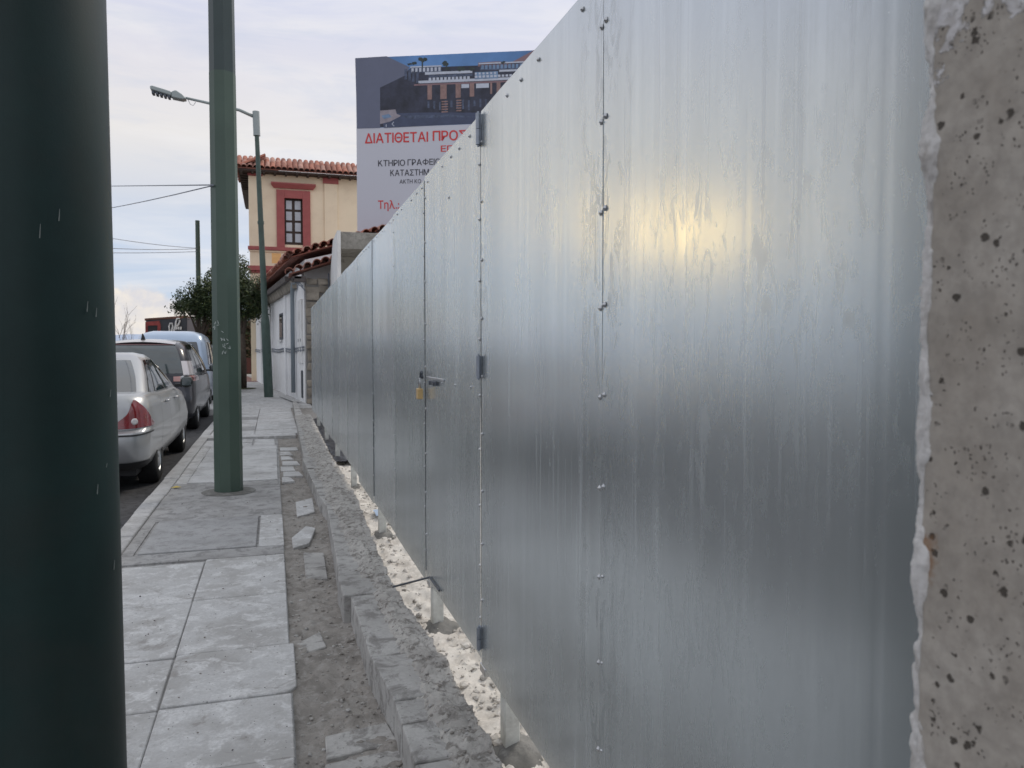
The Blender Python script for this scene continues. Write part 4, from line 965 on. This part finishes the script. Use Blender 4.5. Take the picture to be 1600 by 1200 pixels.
# eaves and roof
b = MB(); b.box((HX0-.42, HY-.50, 9.43), (HX1+.4, HY+9.4, 9.50)); rfy = b.build('roof', M['wood'], yh)
for k in range(12): MB().box((HX0-.35+k*.48, HY-.48, 9.36), (HX0-.26+k*.48, HY, 9.428)).build('rafter_end', M['wood'], rfy)
for k in range(8): MB().box((HX0-.40, HY+.1+k*.5, 9.36), (HX0-.001, HY+.2+k*.5, 9.428)).build('rafter_end', M['wood'], rfy)
up2 = Vector((0, 1, .52)).normalized()
b = MB(); b.prism([(HX0-.45, HY-.52, 9.505), (HX1+.4, HY-.52, 9.505), (HX1-1.3, HY+1.25, 10.32), (HX0+1.3, HY+1.25, 10.32)], (0, .02, .05)); b.build('roof_slope', M['tile3'], rfy)
b = MB(); b.prism([(HX0-.45, HY-.52, 9.505), (HX0-.45, HY+9.4, 9.505), (HX0+1.3, HY+7.4, 10.25), (HX0+1.3, HY+1.25, 10.32)], (.02, 0, .05)); b.build('roof_slope', M['tile3'], rfy)
random.seed(5)
tiles(rfy, Vector((HX0-.42, HY-.58, 9.53)), Vector((1, 0, 0)), up2, 33, 3, .245, .38, 1.5, .01)
tiles(rfy, Vector((HX0-.50, HY-.4, 9.52)), Vector((0, 1, 0)), Vector((1, 0, .45)), 14, 3, .245, .38, 1.4, .01)

# ================================================================== BILLBOARD
U = Vector((.918, -.396, 0)).normalized(); Nn = Vector((-.396, -.918, 0)).normalized(); BO = Vector((2.31, 22.0, 0)); BW = 7.0; Z0, Z1 = 4.32, 9.50
bb = thing('billboard', 'large grey property billboard with red Greek lettering above the fence', 'billboard')
def bp(s, z, o=0): return BO+U*s+Vector((0, 0, z))+Nn*o
def bpx(u, v):
    r = ray(u, v); t_ = (BO-Vector((0, 0, CAM_H))).dot(Nn)/r.dot(Nn); q = Vector((0, 0, CAM_H))+r*t_; return ((q-BO).dot(U), q.z)
b = MB(); b.prism([bp(0, Z0), bp(BW, Z0), bp(BW, Z1), bp(0, Z1)], tuple(-Nn*.06)); b.build('board', M['boardgrey'], bb)
b = MB()
for s_ in (.9, 3.5, 6.2): b.prism([bp(s_, -.1, -.07), bp(s_+.14, -.1, -.07), bp(s_+.14, 9.3, -.07), bp(s_, 9.3, -.07)], tuple(-Nn*.14))
b.build('support_posts', M['darksteel'], bb)
def pm(name, c, v=.0, s=3): return mat(name, c, .5, 0, v, s)
PM = dict(sky=pm('print_sky', (.10, .22, .46), .35, .35), dark=pm('print_dark', (.030, .034, .058), .6, 3), grey=pm('print_grey', (.13, .145, .215), .05), brick=pm('print_brick', (.27, .17, .16), .25, 9), white=pm('print_white', (.50, .54, .64), .1, 6),
          tree=pm('print_tree', (.030, .045, .045), .5, 12), blue=pm('print_blue', (.16, .25, .40), .3, 5), paving=pm('print_paving', (.055, .07, .13), .2, 4), roof=pm('print_rose', (.24, .15, .17), .1), pav2=pm('print_forecourt', (.30, .27, .31), .2, 6), glass=pm('print_glass', (.07, .09, .15), .6, 10))
pic = MB()
def pp(poly, m, lay):
    pts = [bp(*bpx(u, v), .002+.0015*lay) for u, v in poly]; pic.prism(pts, tuple(Nn*.0008), PM[m])
def pr(u0, v0, u1, v1, m, lay): 
    k = -.04
    pp([(u0, v0+k*(u0-690)), (u1, v0+k*(u1-690)), (u1, v1+k*(u1-690)), (u0, v1+k*(u0-690))], m, lay)
# frame of the print: y drops 0.043 px per px to the right; hidden part goes on
pp([(555, 91), (940, 74), (940, 186), (558, 201)], 'sky', 0)
pp([(594, 140), (640, 108), (700, 104), (940, 96), (940, 186), (594, 199)], 'dark', 1)
pp([(555, 91), (604, 88), (640, 105), (633, 118), (594, 137), (594, 200), (558, 201)], 'grey', 2)
pp([(594, 137), (633, 118), (633, 150), (700, 165), (594, 180)], 'dark', 2)
for i in range(4): pr(632+i*6, 106+i*1.5, 636+i*6, 122+i*2, 'glass', 3)
pr(641, 103, 690, 113, 'glass', 2); pr(641, 102, 690, 104, 'white', 3)
for i in range(8): pr(643+i*6, 105, 646.5+i*6, 111, 'white', 3)
pr(664, 112, 738, 116, 'white', 3); pr(670, 117, 738, 121, 'glass', 3)
pr(750, 103, 835, 113, 'glass', 2); pr(748, 101, 835, 103, 'white', 3)
for i in range(13): pr(752+i*6, 104.5, 756+i*6, 111, 'blue', 3)
pr(742, 115, 778, 126, 'blue', 3); pr(780, 113, 835, 116, 'white', 3)
for i in range(6): pr(742+i*6, 116, 745+i*6, 119, 'white', 4)
pr(654, 125, 835, 129, 'white', 3)
for i in range(11): pr(670+i*6, 121, 674+i*6, 125, 'white', 4)
for i in range(14): pr(742+i*6, 120.5, 746+i*6, 124, 'white', 4)
pr(647, 130, 835, 132.5, 'roof', 3)
for u0, u1, v1 in ((668, 675, 155), (688, 698, 155), (712, 720, 154), (734, 741, 153), (766, 769, 150), (776, 782, 150)): pr(u0, 132.5, u1, v1, 'brick', 4)
pr(721, 133, 733, 139, 'white', 3); pr(744, 133, 764, 140, 'white', 3)
for i in range(5): pr(690, 158+i*4, 700, 160+i*4, 'brick', 4); pr(713, 157+i*4, 721, 159+i*4, 'brick', 4)
for i in range(12): pr(668+i*9, 157+(i % 3), 671+i*9, 168+(i % 4)*2, 'glass', 3)
pp([(596, 178), (660, 176), (800, 176), (800, 190), (600, 200)], 'paving', 3)
pp([(625, 181), (700, 179), (760, 184), (700, 183), (640, 186)], 'glass', 4)
pp([(594, 173), (618, 171), (620, 178), (627, 181), (610, 190), (594, 194)], 'pav2', 4); pp([(596, 181), (608, 178), (612, 183), (600, 186)], 'blue', 5)
pp([(802, 96), (835, 78), (900, 76), (900, 110), (802, 103)], 'roof', 2)
pp([(747, 98), (775, 96), (800, 97), (802, 102), (747, 104)], 'roof', 2)
random.seed(4)
for cx, cy, rr in ((660, 94, 9), (647, 99, 6), (697, 100, 8), (787, 97, 5), (700, 107, 5), (720, 108, 8), (735, 108, 7), (640, 100, 4)):
    for k in range(9):
        a = random.uniform(0, 6.28); q = random.uniform(0, rr*.6); x0 = cx+q*math.cos(a)*1.1; y0 = cy+q*math.sin(a)*.55; r_ = rr*random.uniform(.25, .45)
        pp([(x0+r_*math.cos(j*1.047+.3), y0+r_*.8*math.sin(j*1.047+.3)) for j in range(6)], 'tree', 3+.09*k)
pr(659, 96, 661, 106, 'tree', 4); pr(697, 100, 698.5, 110, 'tree', 4)
pr(603, 191, 604.2, 195.5, 'white', 5); pp([(612, 194), (615, 190.5), (616, 191), (613.2, 194), (616.5, 197), (615.5, 197.5)], 'white', 5)
pic.build('printed_picture', None, bb)
GL = {}
def glyph(ch):
    if ch in GL: return GL[ch]
    if ch == 'Κ':
        v_ = [(0, 0), (.09, 0), (.09, .73), (0, .73), (.09, .26), (.20, .36), (.50, .73), (.39, .73), (.09, .38), (.17, .40), (.25, .44), (.56, 0), (.45, 0)]
        g_ = (v_, [[0, 1, 2, 3], [4, 5, 6, 7, 8], [9, 12, 11, 10]])
    elif ch == 'Φ':
        v_ = []; f_ = []; n_ = 28
        for i in range(n_):
            t_ = 2*math.pi*i/n_; v_ += [(.38+.38*math.cos(t_), .365+.25*math.sin(t_)), (.38+.29*math.cos(t_), .365+.17*math.sin(t_))]
        for i in range(n_): j = (i+1) % n_; f_.append([2*i, 2*j, 2*j+1, 2*i+1])
        o_ = len(v_); v_ += [(.335, 0), (.425, 0), (.425, .74), (.335, .74)]; f_.append([o_, o_+1, o_+2, o_+3]); g_ = (v_, f_)
    else:
        cu = bpy.data.curves.new('glyph', 'FONT'); cu.body = ch; cu.size = 1; cu.resolution_u = 4
        o = bpy.data.objects.new('glyph', cu); COL.objects.link(o)
        me = bpy.data.meshes.new_from_object(o.evaluated_get(bpy.context.evaluated_depsgraph_get())); bpy.data.objects.remove(o)
        g_ = ([(p_.co.x, p_.co.y) for p_ in me.vertices], [list(p_.vertices) for p_ in me.polygons]); bpy.data.meshes.remove(me)
    GL[ch] = g_; return g_
def text(body_, u, v, h_px, m, name='lettering', bold=.012):
    s_, z = bpx(u, v); s2, z2 = bpx(u, v-h_px); size = (z2-z)/.70
    vv = []; ff = []; cx = 0.0
    for ch in body_:
        if ch == ' ': cx += .30; continue
        gv, gf = glyph(ch); x0 = min(p_[0] for p_ in gv); x1 = max(p_[0] for p_ in gv); o_ = len(vv)
        vv += [Vector((p_[0]-x0+cx, p_[1], 0))*size for p_ in gv]; ff += [[o_+i for i in f_] for f_ in gf]; cx += x1-x0+.105
    tb_ = MB()
    for k_, (ox, oy) in enumerate(((0, 0), (1, .5), (-1, .5), (.5, -1), (-.5, 1))): tb_.add([a_+Vector((ox*bold*size, oy*bold*size*.8, k_*.0006)) for a_ in vv], ff)
    me = bpy.data.meshes.new(name); me.from_pydata(tb_.v, [], tb_.f); me.materials.append(M[m]); o = bpy.data.objects.new(name, me); COL.objects.link(o); o.parent = bb
    Mx = Matrix((U, Vector((0, 0, 1)), Nn)).transposed().to_4x4(); Mx.translation = bp(s_, z, .004); o.matrix_local = Mx
    wpx = max(v_.co.x for v_ in me.vertices); return o, wpx, Mx
def fit(txt, u0, u1, v, h, m, bold=.012):
    o, wd, Mx = text(txt, u0, v, h, m, bold=bold); want = bpx(u1, v)[0]-bpx(u0, v)[0]; k = want/wd
    o.matrix_local = Mx @ Matrix.Diagonal((k, 1, 1, 1))
fit('ΔΙΑΤΙΘΕΤΑΙ', 570.5, 669, 224, 14.5, 'redtext', .02)
fit('ΠΡΟΣ', 676.5, 729, 220, 14.5, 'redtext', .02)
fit('ΕΠ', 689, 709, 237, 9, 'redtext', .015)
fit('ΚΤΗΡΙΟ', 591, 633, 260, 9, 'blacktext', .012); fit('ΓΡΑΦΕΙΩΝ', 637, 697, 258.5, 9, 'blacktext', .012)
fit('ΚΑΤΑΣΤΗΜΑΤΑ', 610, 694, 275, 9, 'blacktext', .012)
fit('ΑΚΤΗ ΚΟ', 624.5, 658, 287, 6, 'blacktext', .008)
fit('Τηλ.:', 591, 624, 326.5, 12.5, 'redtext', .015)

# ================================================================== TREES AND BACKGROUND
def tree(label, base, trunk_h, blobs, n, leaf, lm, twigs=True, tr=.11):
    t = thing('street_tree', label, 'tree', 'trees growing along the street')
    b = MB(); bx, by, bz = base; top_ = Vector((bx, by, trunk_h))
    b.tube([(bx, by, bz), (bx+.02, by, trunk_h*.5), top_], [tr*1.2, tr, tr*.8], 10)
    for (c, r) in blobs:
        c = Vector(c); mid_ = top_.lerp(c, .5)+Vector((random.uniform(-.15, .15), 0, .1)); b.tube([top_-Vector((0, 0, .2)), mid_, c], [tr*.6, tr*.35, tr*.12], 7)
    b.build('trunk', M['bark'], t, smooth=True)
    b = MB(); tot = sum(r[0]*r[1]*r[2] for _, r in blobs)
    for (c, r) in blobs:
        k = int(n*r[0]*r[1]*r[2]/tot)
        for i in range(k):
            d = Vector([random.gauss(0, 1) for _ in range(3)]).normalized(); q = random.random()**.42
            p = Vector((c[0]+d.x*r[0]*q, c[1]+d.y*r[1]*q, c[2]+d.z*r[2]*q))
            if noise.noise(p*2.6) < -.10: continue
            p += Vector([random.gauss(0, .085) for _ in range(3)])
            a = Vector([random.gauss(0, 1) for _ in range(3)]).normalized(); e = a.orthogonal().normalized(); s_ = leaf*random.uniform(.6, 1.3)
            b.add([p-a*s_, p+e*s_*.42, p+a*s_, p-e*s_*.42], [(0, 1, 2, 3)], M[lm[0]] if random.random() < .75 else M[lm[1]])
    b.build('crown', None, t)
    return t
random.seed(21)
tree('dense dark green orange tree in the pavement beside the leaning street lamp', (-1.03, 29.4, 0), 2.0,
     [((-1.05, 29.4, 3.2), (.85, .9, .75)), ((-.75, 29.3, 3.6), (.55, .6, .55)), ((-1.35, 29.5, 4.0), (.7, .7, .6)), ((-1.15, 29.4, 4.45), (.35, .4, .35)), ((-.65, 29.3, 2.9), (.45, .5, .4))], 15000, .055, ('leaf', 'leaf2'))
tree('dark bushy tree behind the parked van left of the middle pole', (-2.75, 33.0, -.1), 2.0,
     [((-2.9, 33, 3.3), (.85, .8, .65)), ((-2.3, 33, 3.6), (.8, .8, .8)), ((-1.9, 33, 4.1), (.7, .7, .7)), ((-3.35, 33, 3.15), (.45, .5, .35)), ((-2.9, 33, 3.85), (.35, .4, .35)), ((-2.0, 33, 2.9), (.8, .8, .6))], 17000, .06, ('leaf', 'leaf2'))
gp = MB(); gp.grid(20, 3, lambda a, c: (-1.03+(.15+.3*c)*math.cos(a*6.283), 29.4+(.15+.5*c)*math.sin(a*6.283), .05-.02*c)); tag(gp.build('grass_patch', M['grass']), 'small dark grass patch round the foot of the pavement tree', 'grass', kind='stuff')
# bare shrub on the left
bs = MB(); random.seed(9)
bb_ = Vector((-6.6, 38.5, -.1))
def twig(p, d, L, r, depth):
    q = p+d*L; bs.tube([p, p.lerp(q, .5)+Vector((random.uniform(-.05, .05), 0, .03)), q], [r, r*.8, r*.55], 5)
    if depth:
        for k in range(3): twig(p.lerp(q, random.uniform(.4, 1)), (d+Vector((random.uniform(-.7, .7), random.uniform(-.4, .4), random.uniform(-.1, .5)))).normalized(), L*random.uniform(.5, .75), r*.55, depth-1)
for k in range(5): twig(bb_+Vector((random.uniform(-.6, .6), 0, 0)), Vector((random.uniform(-.45, .45), 0, 1)).normalized(), 1.9, .03, 3)
tag(bs.build('bare_shrub', M['hedge']), 'leafless shrub with thin bare twigs against the cloud above the dark car', 'shrub')

# snack kiosk far off
kk = thing('snack_kiosk', 'dark kiosk with brown roof edge, red framed hatch and white script beyond the cars', 'kiosk')
KY = 46
def kx(u, v, d=0): return atY(u, v, KY+d)
b = MB(); b.prism([kx(228, 500), kx(292, 497), kx(292, 556), kx(228, 556)], (0, 3, 0)); b.build('wall', mat('kiosk_dark', (.045, .05, .06), .6, 0, .3, 1), kk)
b = MB(); b.prism([kx(226, 497.5), kx(292, 493), kx(292, 497), kx(226, 501)], (0, 3, 0)); b.build('roof_edge', mat('kiosk_brown', (.16, .075, .055), .8, 0, .4, 2), kk)
b = MB(); b.prism([kx(227, 503, -.05), kx(249, 501, -.05), kx(251, 508, -.05), kx(227, 509, -.05)], (0, .049, 0)); b.prism([kx(227, 509, -.05), kx(231, 509, -.05), kx(231, 545, -.05), kx(227, 545, -.05)], (0, .049, 0)); b.prism([kx(246, 508, -.05), kx(251, 508, -.05), kx(251, 545, -.05), kx(246, 545, -.05)], (0, .049, 0)); b.build('hatch_frame', mat('kiosk_red', (.28, .05, .045), .6, 0, .5, 3), kk)
b = MB(); b.prism([kx(231.5, 509, -.03), kx(245.5, 509, -.03), kx(245.5, 540, -.03), kx(231.5, 540, -.03)], (0, .029, 0)); b.build('hatch_opening', M['trim'], kk)
b = MB(); b.prism([kx(292.5, 496), kx(312, 503), kx(312, 556), kx(292.5, 556)], (0, 3, 0)); b.build('side_wall', mat('kiosk_mauve', (.24, .22, .23), .8), kk)
b = MB(); P_ = lambda pts: [kx(u, v, -.07) for u, v in pts]
b.tube(P_([(265, 517), (264, 510), (266, 505), (269, 505), (270, 510), (268, 518), (266, 522)]), .045, 6)
b.tube(P_([(271, 519), (274, 510), (275, 502), (277, 498), (280, 498), (281, 502), (279, 507), (276, 510)]), .05, 6)
for u in (275.5, 279, 282.5): b.tube(P_([(u, 515), (u, 510.5)]), .05, 6)
b.build('script_sign', M['plaster'], kk)
b = MB(); b.lathe([(0, -.14), (.1, -.1), (.14, 0), (.1, .1), (0, .14)], tuple(kx(253.5, 521, -.5)), 'z', 12); b.build('globe_lamp', M['plaster'], kk, smooth=True)
# reddish gate and hedge at the end of the footpath
eg = thing('garden_gate', 'dark red low gate closing the end of the footpath', 'gate')
b = MB(); b.box((-2.6, 47.6, .1), (-1.05, 47.7, 1.0)); b.build('gate_leaf', mat('gate_red', (.10, .035, .03), .7), eg)
b = MB()
for x in (-2.5, -1.8, -1.15): b.box((x, 47.5, 0), (x+.1, 47.8, 1.25))
b.build('gate_posts', M['wood'], eg)
hd = MB(); random.seed(31)
for i in range(9000):
    p = Vector((random.uniform(-4.6, -.9), random.uniform(48.5, 49.8), random.uniform(0, 3.6+.5*math.sin(i))))
    a = Vector([random.gauss(0, 1) for _ in range(3)]).normalized(); e = a.orthogonal().normalized(); s_ = .10*random.uniform(.6, 1.3)
    hd.add([p-a*s_, p+e*s_*.5, p+a*s_, p-e*s_*.5], [(0, 1, 2, 3)], M['leaf'] if random.random() < .5 else M['hedge'])
hw = thing('hedge', 'dark brownish hedge beyond the garden gate at the path end', 'hedge'); hd.build('foliage', None, hw)
b = MB(); b.box((-4.6, 49.0, 0), (-.9, 49.3, 3.0)); b.build('stems', M['bark'], hw)
